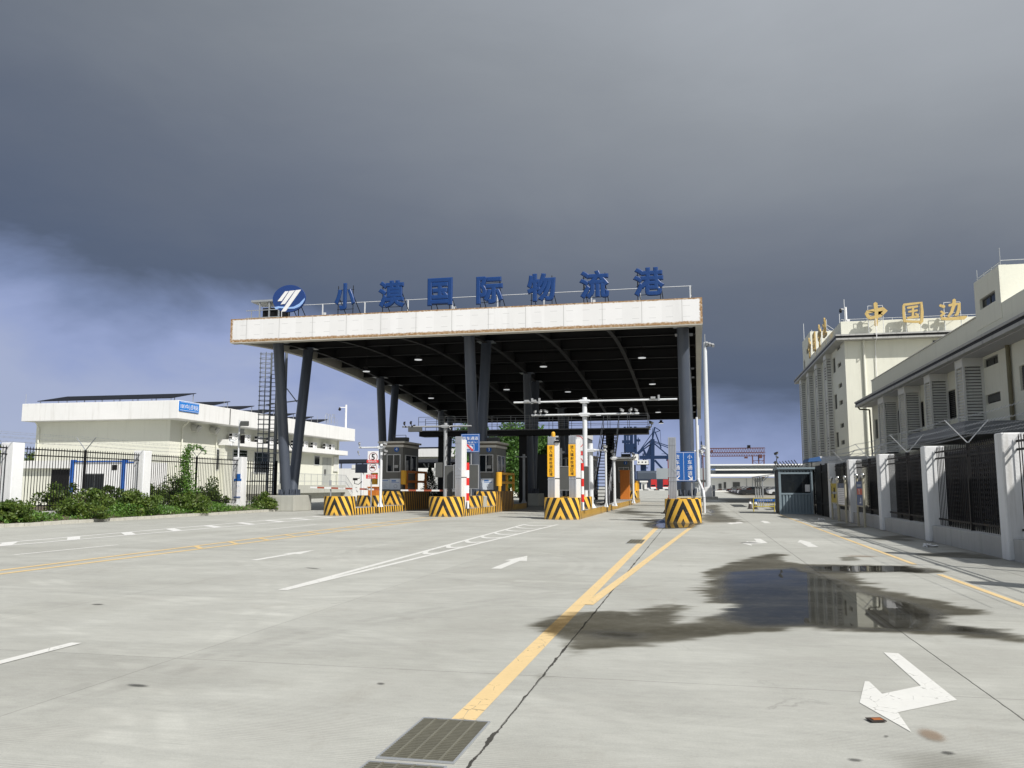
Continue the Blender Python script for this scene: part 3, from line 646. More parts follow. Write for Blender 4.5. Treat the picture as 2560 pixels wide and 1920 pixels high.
def fascia_mat():
    m, t, b = base_mat('rust_edged_white_fascia')
    uv = t.new('ShaderNodeUVMap').outputs[0]; u, v, _ = t.sep(uv); oc = t.new('ShaderNodeTexCoord').outputs['Object']
    n = t.noise(oc, 1.7, 6, .7); n2 = t.noise(t.mapping(oc, (1, 1, 2.5)), 6, 5, .7); n3 = t.noise(t.mapping(oc, (.5, 1, .05)), 1.3, 4, .6)
    f = t.math('ADD', .97, t.math('MULTIPLY', t.math('SUBTRACT', n, .5), .10)); f = t.math('ADD', f, t.math('MULTIPLY', t.mapr(n3, .56, .62), -.05))
    vm = t.new('ShaderNodeVectorMath', operation='SCALE'); vm.inputs[0].default_value = (.80, .80, .80); t.put(vm.inputs[3], f); c = vm.outputs[0]
    pu = t.math('DIVIDE', u, 2.18); k = t.math('ABSOLUTE', t.math('SUBTRACT', pu, t.math('ROUND', pu)))
    c = t.mix(t.math('MULTIPLY', t.math('LESS_THAN', k, .008), .55), c, (.25, .24, .23))
    c = t.mix(t.mapr(t.math('SUBTRACT', pu, t.math('ROUND', pu)), .0, .11, .10, 0), c, (.42, .42, .40))
    # short dash joints in two rows
    du = t.math('FRACT', t.math('MULTIPLY', u, 1.09)); row = t.math('FLOOR', t.math('MULTIPLY', u, 1.09))
    wn = t.new('ShaderNodeTexWhiteNoise', noise_dimensions='1D'); t.put(wn.inputs['W'], row)
    for vv, th in ((.42, .3), (1.02, .35)):
        h = t.math('LESS_THAN', t.math('ABSOLUTE', t.math('SUBTRACT', v, t.math('ADD', vv, t.math('MULTIPLY', wn.outputs[0], .03)))), .010)
        h = t.math('MULTIPLY', h, t.math('MULTIPLY', t.math('GREATER_THAN', du, .3), t.math('LESS_THAN', du, .72))); c = t.mix(t.math('MULTIPLY', h, .5), c, (.3, .3, .3))
    # rust eating in from all edges
    ed = t.math('MINIMUM', t.math('MINIMUM', t.math('ADD', v, -.02), t.math('ADD', t.math('MULTIPLY', t.math('SUBTRACT', 1.45, v), 1.7), 0)), t.math('MULTIPLY', t.math('MINIMUM', t.math('ADD', u, 14.165), t.math('SUBTRACT', 14.165, u)), .9))
    e2 = t.math('ADD', ed, t.math('MULTIPLY', t.math('SUBTRACT', n2, .5), .26)); e2 = t.math('ADD', e2, t.math('MULTIPLY', t.math('SUBTRACT', n, .5), .10))
    rm = t.mapr(e2, .17, .09); rc = t.ramp(t.noise(oc, 7, 5, .7), [(.3, (.16, .085, .03)), (.5, (.34, .20, .085)), (.68, (.62, .55, .45))])
    c = t.mix(rm, c, rc)
    c = t.mix(t.math('MULTIPLY', t.mapr(t.noise(t.mapping(oc, (1.4, 1, .12)), 1.5, 5, .7), .6, .8), .25), c, (.45, .40, .33))
    t.put(b.inputs['Base Color'], c); b.inputs['Roughness'].default_value = .55; return m
FASC = fascia_mat()
can = thing('toll_canopy', 'large white-edged canopy on slanted slate columns over the toll lanes', 'canopy', (-13.7, 46, 0))
mb = MB(); ys = [Y0+.5+(Y1-Y0-1)*i/40 for i in range(41)]
for a, b in zip(ys, ys[1:]):
    mb.add([(X0+.3, a, zb(a)+.95), (X1-.3, a, zb(a)+.95), (X1-.3, b, zb(b)+.95), (X0+.3, b, zb(b)+.95)], [(3, 2, 1, 0)])
    mb.add([(X0+.3, a, zb(a)+1.15), (X1-.3, a, zb(a)+1.15), (X1-.3, b, zb(b)+1.15), (X0+.3, b, zb(b)+1.15)], [(0, 1, 2, 3)])
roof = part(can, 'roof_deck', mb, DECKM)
mb = MB()
for k in range(62):                                  # corrugated ribs under the deck
    y = Y0+1+k*.71
    if y < Y1-.6: mb.box(X0+.5, y, zb(y)+.87, X1-.5, y+.12, zb(y)+.948)
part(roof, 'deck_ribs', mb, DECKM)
mb = MB(); mb.wall([(X0, Y0), (X1, Y0)], 10.35, 11.80, 0, smooth=False); part(can, 'front_fascia', mb, FASC)
mb = MB(); mb.box(X0, Y0+.004, 10.353, X1, Y0+.3, 11.79); mb.box(X0+.02, Y0+.01, 10.30, X1-.02, Y0+.55, 10.349, 0); part(can, 'fascia_box', mb, SOFF)
for sx in (X0, X1-.38):
    mb = MB()
    for i in range(40):
        a, b = Y0+.3+(Y1-Y0-.3)*i/40, Y0+.3+(Y1-Y0-.3)*(i+1)/40; vs = []
        for y in (a, b): vs += [(sx, y, zb(y)), (sx+.38, y, zb(y)), (sx+.38, y, zb(y)+1.35), (sx, y, zb(y)+1.35)]
        mb.add(vs, [(4, 5, 1, 0), (5, 6, 2, 1), (6, 7, 3, 2), (7, 4, 0, 3)])
    part(can, 'side_fascia', mb, SOFF)
mb = MB().box(X0+.4, Y1-.35, zb(Y1), X1-.4, Y1, zb(Y1)+1.3); part(can, 'rear_fascia', mb, DECKM)
for y in (48.5, 53.0, 57.4, 61.8, 66.3, 70.2, 74.5, 79, 83.5, 87.5):           # main cross beams
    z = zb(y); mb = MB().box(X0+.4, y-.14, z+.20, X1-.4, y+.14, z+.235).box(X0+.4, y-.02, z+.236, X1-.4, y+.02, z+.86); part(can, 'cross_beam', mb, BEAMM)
for x in (-26, -21.8, -17.6, -13.35, -9.1, -4.9, -.62):
    mb = MB(); yy = [Y0+.56+(Y1-Y0-1)*i/24 for i in range(25)]
    for a, b in zip(yy, yy[1:]): mb.bar((x, a, zb(a)+.10), (x, b, zb(b)+.10), .26, .03); mb.bar((x, a, zb(a)+.48), (x, b, zb(b)+.48), .03, .72)
    part(can, 'long_beam', mb, BEAMM)
COLS = [-26.0, -13.35, -.62]; ROWS = [(50.75, 48.6, 52.9), (68.3, 66.4, 70.1), (85.4, 83.7, 87.2)]
for x in COLS:
    for yb, ya, yc in ROWS:
        fz = 1.0
        for s, yt in ((-1, ya), (1, yc)):
            mb = MB(); mb.tube((x, yb+s*.40, fz+.02), (x, yt, zb(yt)+.22), .335, 24)
            mb.tube((x, yb+s*.40, fz), (x, yb+s*.40, fz+.06), .5, 20)
            for k in range(10):
                a = k*.628; mb.add(*(lambda q: (q.v, q.f))(MB().obox((x+.42*math.cos(a), yb+s*.40+.42*math.sin(a), fz+.2), .2, .025, .36, a)))
                mb.tube((x+.5*math.cos(a+.3), yb+s*.4+.5*math.sin(a+.3), fz), (x+.5*math.cos(a+.3), yb+s*.4+.5*math.sin(a+.3), fz+.22), .025, 6)
            mb.box(x-.55, yt-.5, zb(yt)+.16, x+.55, yt+.5, zb(yt)+.198)
            part(can, 'column', mb, STEELD)
        w = .95 if x < -20 else .8
        mb = MB().prism([(x-w, yb-1.2, 0), (x+w, yb-1.2, 0), (x+w, yb+1.3, 0), (x-w, yb+1.3, 0)], (0, 0, fz)); part(can, 'footing', mb, CONC, .04)
mb = MB(); mb.path([(.02, 50.2, 5.6), (.02, 50.2, 2.0), (.28, 48.8, 1.35), (.32, 48.6, .95), (.32, 48.6, .1)], .075, 10); part(can, 'drain_pipe', mb, POLEW)
mb = MB()
for i in range(10):
    x = -25.8+i*2.85; mb.bar((x, 48.5, 11.75), (x, 48.5, 13.05), .06, m=0)
    if i % 3 == 1: mb.bar((x+.15, 48.5, 11.9), (x+.15, 48.5, 12.5), .14, .1)
mb.tube((-26, 48.5, 13.05), (-.1, 48.5, 13.05), .022, 6); mb.tube((-26, 48.5, 12.1), (-.1, 48.5, 12.1), .018, 6)
mb.tube((-.1, 48.5, 13.05), (-.1, 50.2, 12.2), .022, 6); mb.tube((-.1, 48.5, 12.5), (-.35, 48.5, 12), .022, 6); part(can, 'roof_railing', mb, POLEW)
# hanging high-bay lamps
LAMPL = ['in the front left bay of the canopy', 'in the front middle bay of the canopy', 'right of the middle columns under the canopy front', 'in the front right bay of the canopy']
lamp_e = M('lamp_lens', (.8, .82, .85), .3, .02, 1, emit=.38)
lspots = [(-22.5, 54.8, 9.55), (-17.6, 51.6, 9.75), (-10.2, 56.5, 9.75), (-3.3, 53.9, 9.75), (-22, 68, 9.0), (-10.3, 68.4, 9.3), (-3.2, 64.5, 9.3), (-22.0, 81, 7.9), (-16.0, 80, 8.1), (-9.0, 79.0, 8.2), (-3.4, 78, 8.3), (-3.5, 86.5, 7.9), (-14.5, 64, 9.1)]
for i, (x, y, z) in enumerate(lspots):
    lab = f'round high bay lamp {LAMPL[i]}' if i < 4 else 'small high bay lamp hanging deep under the dark canopy'
    t = thing('high_bay_lamp', lab, 'lamp', (x, y, z), 'canopy high bay lamps')
    part(t, 'rod', MB().tube((x, y, z+.32), (x, y, zb(y)+.88), .018, 6), BEAMM)
    part(t, 'housing', MB().tube((x, y, z+.04), (x, y, z+.16), .27, 20, .2).tube((x, y, z+.16), (x, y, z+.34), .14, 14), BEAMM)
    part(t, 'lens', MB().tube((x, y, z), (x, y, z+.039), .245, 20), lamp_e)

# rooftop letters and logo
for i, (ch, nm) in enumerate(zip('小漠国际物流港', ['first', 'second', 'third', 'fourth', 'fifth', 'sixth', 'last'])):
    x = [-20.62, -17.62, -14.6, -11.58, -8.52, -5.47, -2.4][i]; w = [1.34, 1.7, 1.54, 1.62, 1.68, 1.70, 1.75][i]
    zc = 13.0-.05*(i > 2)
    t = thing('sign_letter', f'blue rooftop character {ch}, {nm} on the canopy edge', 'letter', (x, 46.6, 11.8), 'blue rooftop characters')
    mb = MB(); put_text(mb, ch, (x, 46.6, zc), h=1.66, w=w, ext=.04, bevel=.045, off=.0); part(t, 'character', mb, LETB)
    mb = MB()
    for sx in (-.36, .36):
        mb.tube((x+sx*w, 46.73, 11.7), (x+sx*w, 46.73, zc+.7), .022, 6); mb.tube((x+sx*w, 46.73, zc+.1), (x+sx*w+.16, 48.1, 11.7), .022, 6)
    for zz in (12.25, 12.75, zc+.45): mb.tube((x-.4*w, 46.73, zz), (x+.4*w, 46.73, zz), .016, 6)
    part(t, 'support_frame', mb, BLACKM)
t = thing('logo_sign', 'oval navy logo sign with white diagonal bars at the left of the canopy edge', 'sign', (-24.5, 46.9, 11.8))
cx, cz = -24.48, 13.14; n = 44
def oval(rx, rz, y): return [(cx+rx*math.cos(2*math.pi*i/n), y, cz+rz*math.sin(2*math.pi*i/n)) for i in range(n)]
part(t, 'disc', MB().prism(oval(1.1, .86, 46.9), (0, .12, 0)), LOGOB, .01)
def lp(x, y): return (cx+(x-855)/280*1.1, 0, cz-(y-187)/227*.86)     # emblem outline in the sign's own plane
def plate(pts, y, d=.02): return MB().prism([(p[0], y, p[2]) for p in [lp(*q) for q in pts]][::-1], (0, d, 0))
mb = MB()
for pts in ([(790, 65), (853, 65), (735, 225), (665, 225)], [(865, 62), (960, 57), (795, 275), (720, 282)], [(972, 55), (1065, 50), (812, 400), (733, 404)]):
    q = plate(pts, 46.872, .026); mb.add(q.v, q.f)
part(t, 'white_bars', mb, WHT, .006)
w1 = [(610, 322), (680, 308), (760, 318), (860, 335), (950, 326), (1040, 280), (1130, 190), (1128, 225), (1095, 285), (1040, 335), (960, 360), (870, 360), (790, 350), (700, 340), (645, 362)]
part(t, 'wave', plate(w1, 46.885, .014), LOGOL)
mb = MB()
for sx in (-.6, 0, .6): mb.tube((cx+sx, 47.06, 11.7), (cx+sx, 47.06, 13.4), .03, 6); mb.tube((cx+sx, 47.06, 13.0), (cx+sx+.15, 48.2, 11.75), .025, 6)
part(t, 'support_frame', mb, BLACKM)
# roof access platform and caged ladder behind the left columns
t = thing('roof_access_platform', 'grey steel roof platform behind the oval logo', 'platform', (-27.3, 51, 11.9))
mb = MB()
for x in (-28.4, -27.7, -27.0): mb.bar((x, 50.4, 11.6), (x, 50.4, 14.0), .08); mb.bar((x, 51.8, 11.6), (x, 51.8, 13.9), .08); mb.bar((x, 50.4, 12.9), (x-.35, 50.4, 11.7), .06)
for z in (12.8, 13.3): mb.bar((-29.4, 50.4, z), (-26.9, 50.4, z), .05)
mb.bar((-29.4, 50.4, 12.3), (-28.4, 50.4, 12.1), .05); mb.bar((-29.4, 51.4, 12.3), (-29.4, 50.4, 12.3), .05); mb.bar((-29, 50.4, 12.1), (-29, 50.4, 13.3), .04)
part(t, 'frame', mb, GALV); part(t, 'top_tray', MB().box(-29.0, 50.3, 13.85, -26.9, 51.9, 13.98), GALV)
part(t, 'cabinet', MB().box(-28.35, 50.7, 12.0, -26.9, 51.6, 13.5), BLACKM, .02)
LADM = M('dull_ladder_steel', (.15, .165, .18), .55, .1, 3)
t = thing('caged_ladder', 'tall caged steel ladder tower behind the left slanted columns', 'ladder', (-30, 55, .3))
mb = MB()
for x in (-29.9, -29.45): mb.bar((x, 55, .3), (x, 55, 11.2), .11, .08)
for k in range(36): mb.tube((-29.9, 55, .6+k*.3), (-29.45, 55, .6+k*.3), .025, 6)
part(t, 'ladder_rails', mb, LADM)
mb = MB(); cc_ = (-30.35, 55)
for k in range(26):
    z = 2.6+k*.34; pts = [(cc_[0]+.42*math.cos(a), 55+.42*math.sin(a), z) for a in [math.pi*2*i/12 for i in range(13)]]; mb.path(pts, .026, 4)
for k in range(6): a = math.pi*2*k/6; mb.bar((cc_[0]+.42*math.cos(a), 55+.42*math.sin(a), 2.4), (cc_[0]+.42*math.cos(a), 55+.42*math.sin(a), 11.2), .05, .02)
part(t, 'safety_cage', mb, LADM)
mb = MB()
for x, y in ((-29.2, 54.7), (-29.0, 55.5)): mb.tube((x, y, .2), (x, y, 11.3), .10, 10)
for z in (3.9, 7.4): mb.bar((-30.2, 55, z), (-26.4, 52.6, z), .07); mb.bar((-29.1, 55, z+1.7), (-26.6, 52.6, z-.1), .05)
part(t, 'standpipes', mb, LADM)

# ------------------------------------------------------------------ toll booths
def booth(label, x0, x1, y0, y1, zf, zt, num, posters=True, ac=True):
    xc = (x0+x1)/2; t = thing('toll_booth', label, 'toll booth', (xc, y0, zf), 'toll booths')
    part(t, 'wall', MB().box(x0, y0, zf, x1, y1, zt), GREYM, .02)
    rf = MB(); rf.box(x0-.07, y0-.07, zt-.06, x1+.07, y1+.07, zt+.08, 0).box(x0-.03, y0-.03, zt+.081, x1+.03, y1+.03, zt+.20, 1).box(x0-.16, y0-.16, zt+.201, x1+.16, y1+.16, zt+.32, 0)
    part(t, 'roof', rf, [SOFF, M('booth_roof_band', (.16, .14, .11), .6)], .01)
    w = x1-x0; h = zt-zf
    def window(name, c, ww, hh, side):
        mb = MB(); g = MB(); f = .05
        for q in ((-ww/2, -hh/2, ww/2, -hh/2+f), (-ww/2, hh/2-f, ww/2, hh/2), (-ww/2, -hh/2+f, -ww/2+f, hh/2-f), (ww/2-f, -hh/2+f, ww/2, hh/2-f), (-f/2, -hh/2+f, f/2, hh/2-f)):
            if side == 'F': mb.box(c[0]+q[0], c[1]-.05, c[2]+q[1], c[0]+q[2], c[1]+.02, c[2]+q[3])
            else: mb.box(c[0]-.02, c[1]+q[0], c[2]+q[1], c[0]+.05, c[1]+q[2], c[2]+q[3])
        o = part(t, 'window', mb, ALU)
        if side == 'F':
            g.box(c[0]-ww/2+f, c[1]-.012, c[2]-hh/2+f, c[0]+ww/2-f, c[1]-.006, c[2]+hh/2-f, 0)
            g.box(c[0]+.05, c[1]-.016, c[2]-.3, c[0]+.3, c[1]-.0125, c[2]-.12, 1)
        else:
            g.box(c[0]+.006, c[1]-ww/2+f, c[2]-hh/2+f, c[0]+.012, c[1]+ww/2-f, c[2]+hh/2-f, 0)
            g.box(c[0]+.0125, c[1]-ww/2+.2, c[2]-hh/2+.1, c[0]+.016, c[1]-ww/2+.62, c[2]+hh/2-.35, 1); g.box(c[0]+.0125, c[1]+.15, c[2]-hh/2+.3, c[0]+.016, c[1]+.45, c[2]+hh/2-.2, 1)
        part(o, 'pane', g, [GLASS, CURT])
    window('w', (xc+.1*w, y0, zf+h*.62), w*.62, h*.40, 'F')
    window('w', (x1, (y0+y1)/2, zf+h*.60), (y1-y0)*.72, h*.42, 'R')
    d = MB(); d.tube((xc+.22*w, y0-.03, zf+h*.93), (xc+.22*w, y0-.002, zf+h*.93), .17, 22)
    o = part(t, 'number_sign', d, SIGNB); mb = MB(); put_text(mb, num, (xc+.22*w, y0-.036, zf+h*.93), FRONT, h=.2); part(o, 'number', mb, SIGNW)
    if posters:
        a = MB(); a.box(xc-.06*w, y0-.03, zf+.10, xc+.42*w, y0-.004, zf+.80, 0); a.box(xc-.50*w, y0-.024, zf+.12, xc-.07*w, y0-.004, zf+.78, 0)
        a.box(xc+.02*w, y0-.034, zf+.62, xc+.22*w, y0-.0302, zf+.70, 1); a.box(xc+.02*w, y0-.034, zf+.54, xc+.36*w, y0-.0302, zf+.565, 1); a.box(xc-.42*w, y0-.028, zf+.66, xc-.14*w, y0-.0242, zf+.70, 1)
        ring(a, (xc+.2*w, y0-.0305, zf+.32), .12, .02, m=2)
        for k in range(5): a.box(xc-.42*w, y0-.028, zf+.2+k*.08, xc-(.16+.04*(k % 3))*w, y0-.0242, zf+.215+k*.08, 2)
        part(t, 'notice_board', a, [PALEBLUE, M('notice_blue_ink', (.03, .16, .5), .5), M('notice_grey_ink', (.25, .27, .3), .5)])
    if ac:
        a = MB().box(xc-.1, y0+.7, zt+.36, xc+.75, y0+1.25, zt+.62); 
        for k in range(4): a.box(xc-.11, y0+.68, zt+.40+k*.055, xc+.76, y0+.70, zt+.42+k*.055)
        a.bar((xc-.1, y0+.6, zt+.32), (xc-.1, y0+.6, zt+.75), .03); a.bar((xc+.75, y0+.6, zt+.32), (xc+.75, y0+.6, zt+.75), .03); a.bar((xc-.1, y0+.6, zt+.75), (xc+.75, y0+.6, zt+.75), .03)
        part(t, 'roof_unit', a, LEDM)
    return t
booth('grey toll booth with blue number 4 disc, nearest the hedge', -20.25, -18.72, 52.05, 55.2, 1.27, 4.18, '4')
booth('grey toll booth with blue number 3 disc behind the tall white pillar', -13.75, -12.28, 51.05, 54.0, 1.27, 4.05, '3')
booth('small dark toll booth half hidden behind the two yellow-signed pillars', -10.6, -9.2, 76.5, 79.5, 1.0, 4.0, '2', False, False)
b1 = booth('beige toll booth with a round blue disc behind the stair at the far end', -7.7, -6.15, 79.6, 83.0, .4, 4.0, '1', False, True)
part(b1, 'door', MB().box(-6.9, 79.52, .42, -6.2, 79.598, 2.5), M('booth_beige_door', (.33, .32, .28), .6))
def guard_frame(label, x, y0, y1, z0, z1, mat, bolls):
    t = thing('crash_guard', label, 'guard rail', (x, y0, z0), 'booth guard frames'); mb = MB(); w = .15
    for y in (y0+w/2, (y0+y1)/2, y1-w/2): mb.bar((x, y, z0), (x, y, z1-w-.002), w)
    for z in (z1-w/2, (z0+z1)/2-.05):
        mb.bar((x-.02, y0, z), (x-.02, y1, z), w+.03, w)
    part(t, 'frame', mb, mat, .01); mb = MB()
    for (bx, by, bz, h) in bolls: mb.tube((bx, by, bz), (bx, by, bz+h), .19, 14)
    part(t, 'bumper', mb, YEL, .02)
guard_frame('orange guard frame with yellow roller bumper beside booth 4', -18.55, 52.3, 56.4, 1.275, 2.6, ORANGE, [(-18.6, 51.95, 1.7, .9), (-20.6, 52.0, 1.7, .75)])
guard_frame('yellow guard frame beside booth 3', -11.98, 50.9, 55.0, 1.275, 2.45, YEL, [(-11.95, 50.6, 1.6, .85)])
guard_frame('small yellow guard frame on the far end of the stair island', -5.7, 80.5, 83.5, .39, 2.1, YEL, [(-5.75, 80.1, .39, 1.5)])
solo('barrier_cabinet', MB().box(-6.95, 77.6, .386, -6.1, 78.2, 3.0).box(-7.0, 77.55, 2.95, -6.05, 78.25, 3.05), ORANGE, 'tall orange cabinet on the island beside the beige far booth', 'cabinet', (-6.5, 78, .386), bevel=.02)
solo('barrier_cabinet', MB().box(-20.1, 49.6, .386, -19.5, 50.3, 1.5).box(-20.15, 49.55, 1.5, -19.45, 50.35, 1.56), ORANGE, 'low orange barrier cabinet behind the speed limit sign', 'cabinet', (-19.8, 50, .386), bevel=.02)
mb = MB(); dblock(mb, -5.95, .8, 79.2, 82.5, .386, 1.15, .2); solo('striped_block', mb, [STN, YTOP], 'striped block at the foot of the small yellow frame beyond the stair', 'barrier block', (-5.95, 79.2, .386))

# ------------------------------------------------------------------ boom barriers
def boom(label, a, b, n, posts, group='boom barriers', c2=RED, w=.1):
    t = thing('boom_barrier', label, 'boom barrier', (posts[0][0], posts[0][1], posts[0][2])); t['group'] = group
    mb = MB(); a, b = Vector(a), Vector(b)
    for i in range(n): mb.bar(a.lerp(b, i/n), a.lerp(b, (i+1)/n), .04, w, m=i % 2)
    part(t, 'arm', mb, [WHT, c2])
    mb = MB()
    for x, y, z, zt, s in posts: mb.box(x-s, y-s, z, x+s, y+s, zt)
    part(t, 'post', mb, [GREYP], .01)
RB = M('faded_red_band', (.36, .09, .05), .5, .1, 3)
boom('lowered red and white boom across the lane beside the hedge', (-23.2, 48.0, 1.52), (-18.6, 48.0, 1.38), 10, [(-21.9, 48.1, 0, 1.42, .03), (-21.9, 48.02, 1.62, 1.95, .06)], c2=RB)
boom('lowered red and white boom between booth 4 and the tall white pillar', (-18.55, 51.3, 1.33), (-13.9, 51.3, 1.30), 9, [(-14.1, 51.5, .386, 1.5, .18)], c2=RB)
boom('long lowered boom across the far side lane right of the canopy', (-.6, 108, 1.02), (6.4, 108, 1.25), 12, [(-.3, 108.3, 0, 1.3, .2), (1.9, 108.3, 0, 1.7, .16)], c2=RB, w=.13)
mb = MB(); mb.box(-.9, 104, 0, 2.3, 107.5, .32)
solo('far_island', mb, DIRT, 'low concrete island under the far side-lane boom', 'traffic island', (.7, 104, 0), bevel=.03)
t = thing('lane_kiosk', 'low dark-roofed kiosk on the far side-lane island', 'kiosk', (.1, 106, .32)); part(t, 'body', MB().box(-.5, 105.3, .32, .5, 106.5, 2.0), POLEW); part(t, 'roof', MB().box(-1.5, 104.9, 2.05, 1.0, 107, 2.3), LEDM, .02)

# ------------------------------------------------------------------ pillars, poles and signs on the islands
def ribbed(mb, x, y, w, d, z0, z1, m=0):
    mb.box(x-w/2, y-d/2+.03, z0, x+w/2, y+d/2, z1, m)
    k = 5
    for i in range(k): a = x-w/2+w*(i+.12)/k; mb.box(a, y-d/2, z0+.02, a+w*.72/k, y-d/2+.029, z1-.02, m)
RIB = M('ribbed_aluminium', (.36, .38, .42), .45, .1, 3, metal=.3)
def monitor(label, x, y, z0, z1, sign, white=True, wx=.0):
    t = thing('radiation_monitor', label, 'detector pillar', (x, y, z0), 'radiation detector pillars')
    mb = MB(); ribbed(mb, x, y, .34, .4, z0, z1); zz = z0+(z1-z0)*.42
    for z in (zz, zz+.18, z1-.35): mb.box(x-.18, y-.215, z, x+.18, y-.2, z+.015)
    mb.prism([(x+.16, y-.21, zz+.35), (x-.02, y-.21, zz+.55), (x+.16, y-.21, zz+.55)], (0, .008, 0))
    part(t, 'housing', mb, RIB)
    if white:
        mb = MB(); mb.box(x+.172, y-.16, z0+(.0 if sign else -.0), x+.36, y+.22, zz+.02).box(x+.172, y-.16, zz+.07, x+.36, y+.22, z1-.18); part(t, 'white_panel', mb, WHT, .008)
        part(t, 'seam', MB().box(x+.18, y-.14, zz+.021, x+.35, y+.2, zz+.069), LEDM)
    if sign:
        s = MB(); zt = z1-.42; s.box(x-.18, y-.235, zt-1.55, x+.17, y-.216, zt, 0); o = part(t, 'warning_plate', s, SIGNY)
        mb = MB(); vtext(mb, '进入辐射检测区域', (x-.005, y-.24, zt-.13), .155, .186); part(o, 'lettering', mb, BLK)
    return t
m1 = monitor('detector pillar with yellow warning plate and amber lamp, left of the pair', -7.03, 41.15, .386, 4.02, True)
mb = MB().tube((-6.95, 41.15, 4.02), (-6.95, 41.15, 4.18), .10, 14).ball((-6.95, 41.15, 4.18), .1, 12); part(m1, 'beacon', mb, YEL)
part(m1, 'bracket', MB().box(-6.85, 40.9, 3.72, -6.6, 41.1, 3.82), BLACKM)
monitor('detector pillar with yellow warning plate beside the red and white pole', -5.98, 41.15, .386, 4.05, True)
monitor('tall white and grey detector pillar without a plate by the blue truck sign', -12.53, 43.75, .386, 4.25, False)
monitor('bare grey detector pillar behind the puddle island', -1.1, 38.7, .386, 3.78, False, False)
def pole_rw(label, x, y, z0, z1, base=True):
    t = thing('striped_pole', label, 'pole', (x, y, z0), 'red and white poles'); mb = MB(); n = 6
    for i in range(n): mb.tube((x, y, z0+.02+(z1-z0-.02)*i/n), (x, y, z0+.02+(z1-z0-.02)*(i+1)/n), .085, 14, m=0 if i % 2 else 1)
    part(t, 'shaft', mb, [RED, WHT])
    part(t, 'base_gusset', MB().prism([(x-.02, y-.3, z0), (x-.02, y-.1, z0), (x-.02, y-.1, z0+.4)], (.04, 0, 0)).box(x-.25, y-.3, z0, x+.2, y+.2, z0+.02).prism([(x-.35, y-.02, z0), (x-.085, y-.02, z0), (x-.085, y-.02, z0+.45)], (0, .04, 0)), LEDM)
pole_rw('red and white pole beside the tall white pillar', -12.12, 44.0, .386, 2.85)
pole_rw('red and white pole right of the yellow-plated pillars', -5.68, 42.3, .386, 2.75)
pole_rw('red and white pole half hidden behind the bare grey pillar', -1.25, 39.3, .386, 2.8)
def camera_head(mb, p, d=1, tilt=.25, s=1.0):
    """bullet camera with hood and bracket"""
    x, y, z = p
    mb.obox((x, y-.1*s, z+.13*s), .12*s, .34*s, .12*s, d*.5, -tilt); mb.obox((x, y-.12*s, z+.21*s), .15*s, .42*s, .02*s, d*.5, -tilt)
    mb.bar((x, y, z), (x, y, z+.1*s), .05*s); mb.tube((x, y, z-.14*s), (x, y, z), .03*s, 6); mb.ball((x+.1*s*d, y-.05*s, z-.14*s), .08*s, 8)
def mast(label, x, y, z0, z1, r, mat, arms, cams, extra=None, cat='camera mast', group='camera masts'):
    t = thing('camera_mast', label, cat, (x, y, z0), group)
    mb = MB(); mb.tube((x, y, z0), (x, y, z1), r, 14).tube((x, y, z0), (x, y, z0+.03), r*2.2, 14)
    for k in range(4): a = k*math.pi/2+.4; mb.prism([(x+r*.9*math.cos(a), y+r*.9*math.sin(a), z0+.03), (x+r*2*math.cos(a), y+r*2*math.sin(a), z0+.03), (x+r*.9*math.cos(a), y+r*.9*math.sin(a), z0+.3)], (-.015*math.sin(a), .015*math.cos(a), 0))
    part(t, 'pole', mb, mat)
    for (ax0, ax1, az, ar) in arms:
        mb = MB().tube((ax0, y-r-ar-.004, az), (ax1, y-r-ar-.004, az), ar, 10); mb.box(x-r*1.7, y-r-ar*2.2, az-ar*1.8, x+r*1.7, y+r+.03, az+ar*1.8); mb.tube((x-r*2.4, y-r-ar, az), (x+r*2.4, y-r-ar, az), ar*1.5, 10); part(t, 'arm', mb, mat)
    for c in cams:
        mb = MB(); camera_head(mb, (c[0], y-r-.06, c[1]), c[2], .25, c[3]*.8); part(t, 'camera', mb, c[4] if len(c) > 4 else POLEG)
    if extra: extra(t)
    return t
mast('white camera mast with a left arm in front of booth 4', -18.25, 47.0, .386, 4.08, .085, POLEW, [(-19.6, -18.0, 3.86, .05)], [(-19.55, 3.98, 1, .9), (-19.62, 3.52, 1, .7), (-17.95, 3.98, -1, 1.0), (-17.9, 3.55, -1, .9)])
def ex107(t):
    part(t, 'control_box', MB().box(-14.85, 46.86, 2.1, -14.45, 47.15, 2.95), LEDM, .01); part(t, 'lamp_bar', MB().box(-16.5, 46.7, 4.75, -15.7, 46.95, 5.0), LEDM, .01)
    mb = MB()
    for k in range(9): mb.path([(-14.1+.06*math.sin(k*2.1), 46.85, 4.4-k*.2), (-14.06+.06*math.sin(k*2.1+1), 46.8, 4.3-k*.2)], .03, 5)
    part(t, 'cable_loop', mb, BLACKM)
mast('grey camera mast with wide arms beside the conifer', -14.3, 47.0, .386, 5.25, .105, POLEG, [(-16.9, -12.7, 5.05, .045)], [(-16.75, 5.15, 1, .9, BLACKM), (-16.35, 5.17, 1, .9, BLACKM), (-14.0, 4.95, 1, .6)], ex107)
def ex1464(t):
    for (x, z) in ((-8.6, 6.2), (-9.0, 6.2), (-2.2, 6.23)): part(t, 'detector_head', MB().box(x-.12, 44.6, z-.06, x+.12, 44.8, z+.05).bar((x+.3, 44.7, z-.16), (x+.3, 44.7, z+.14), .1), POLEG)
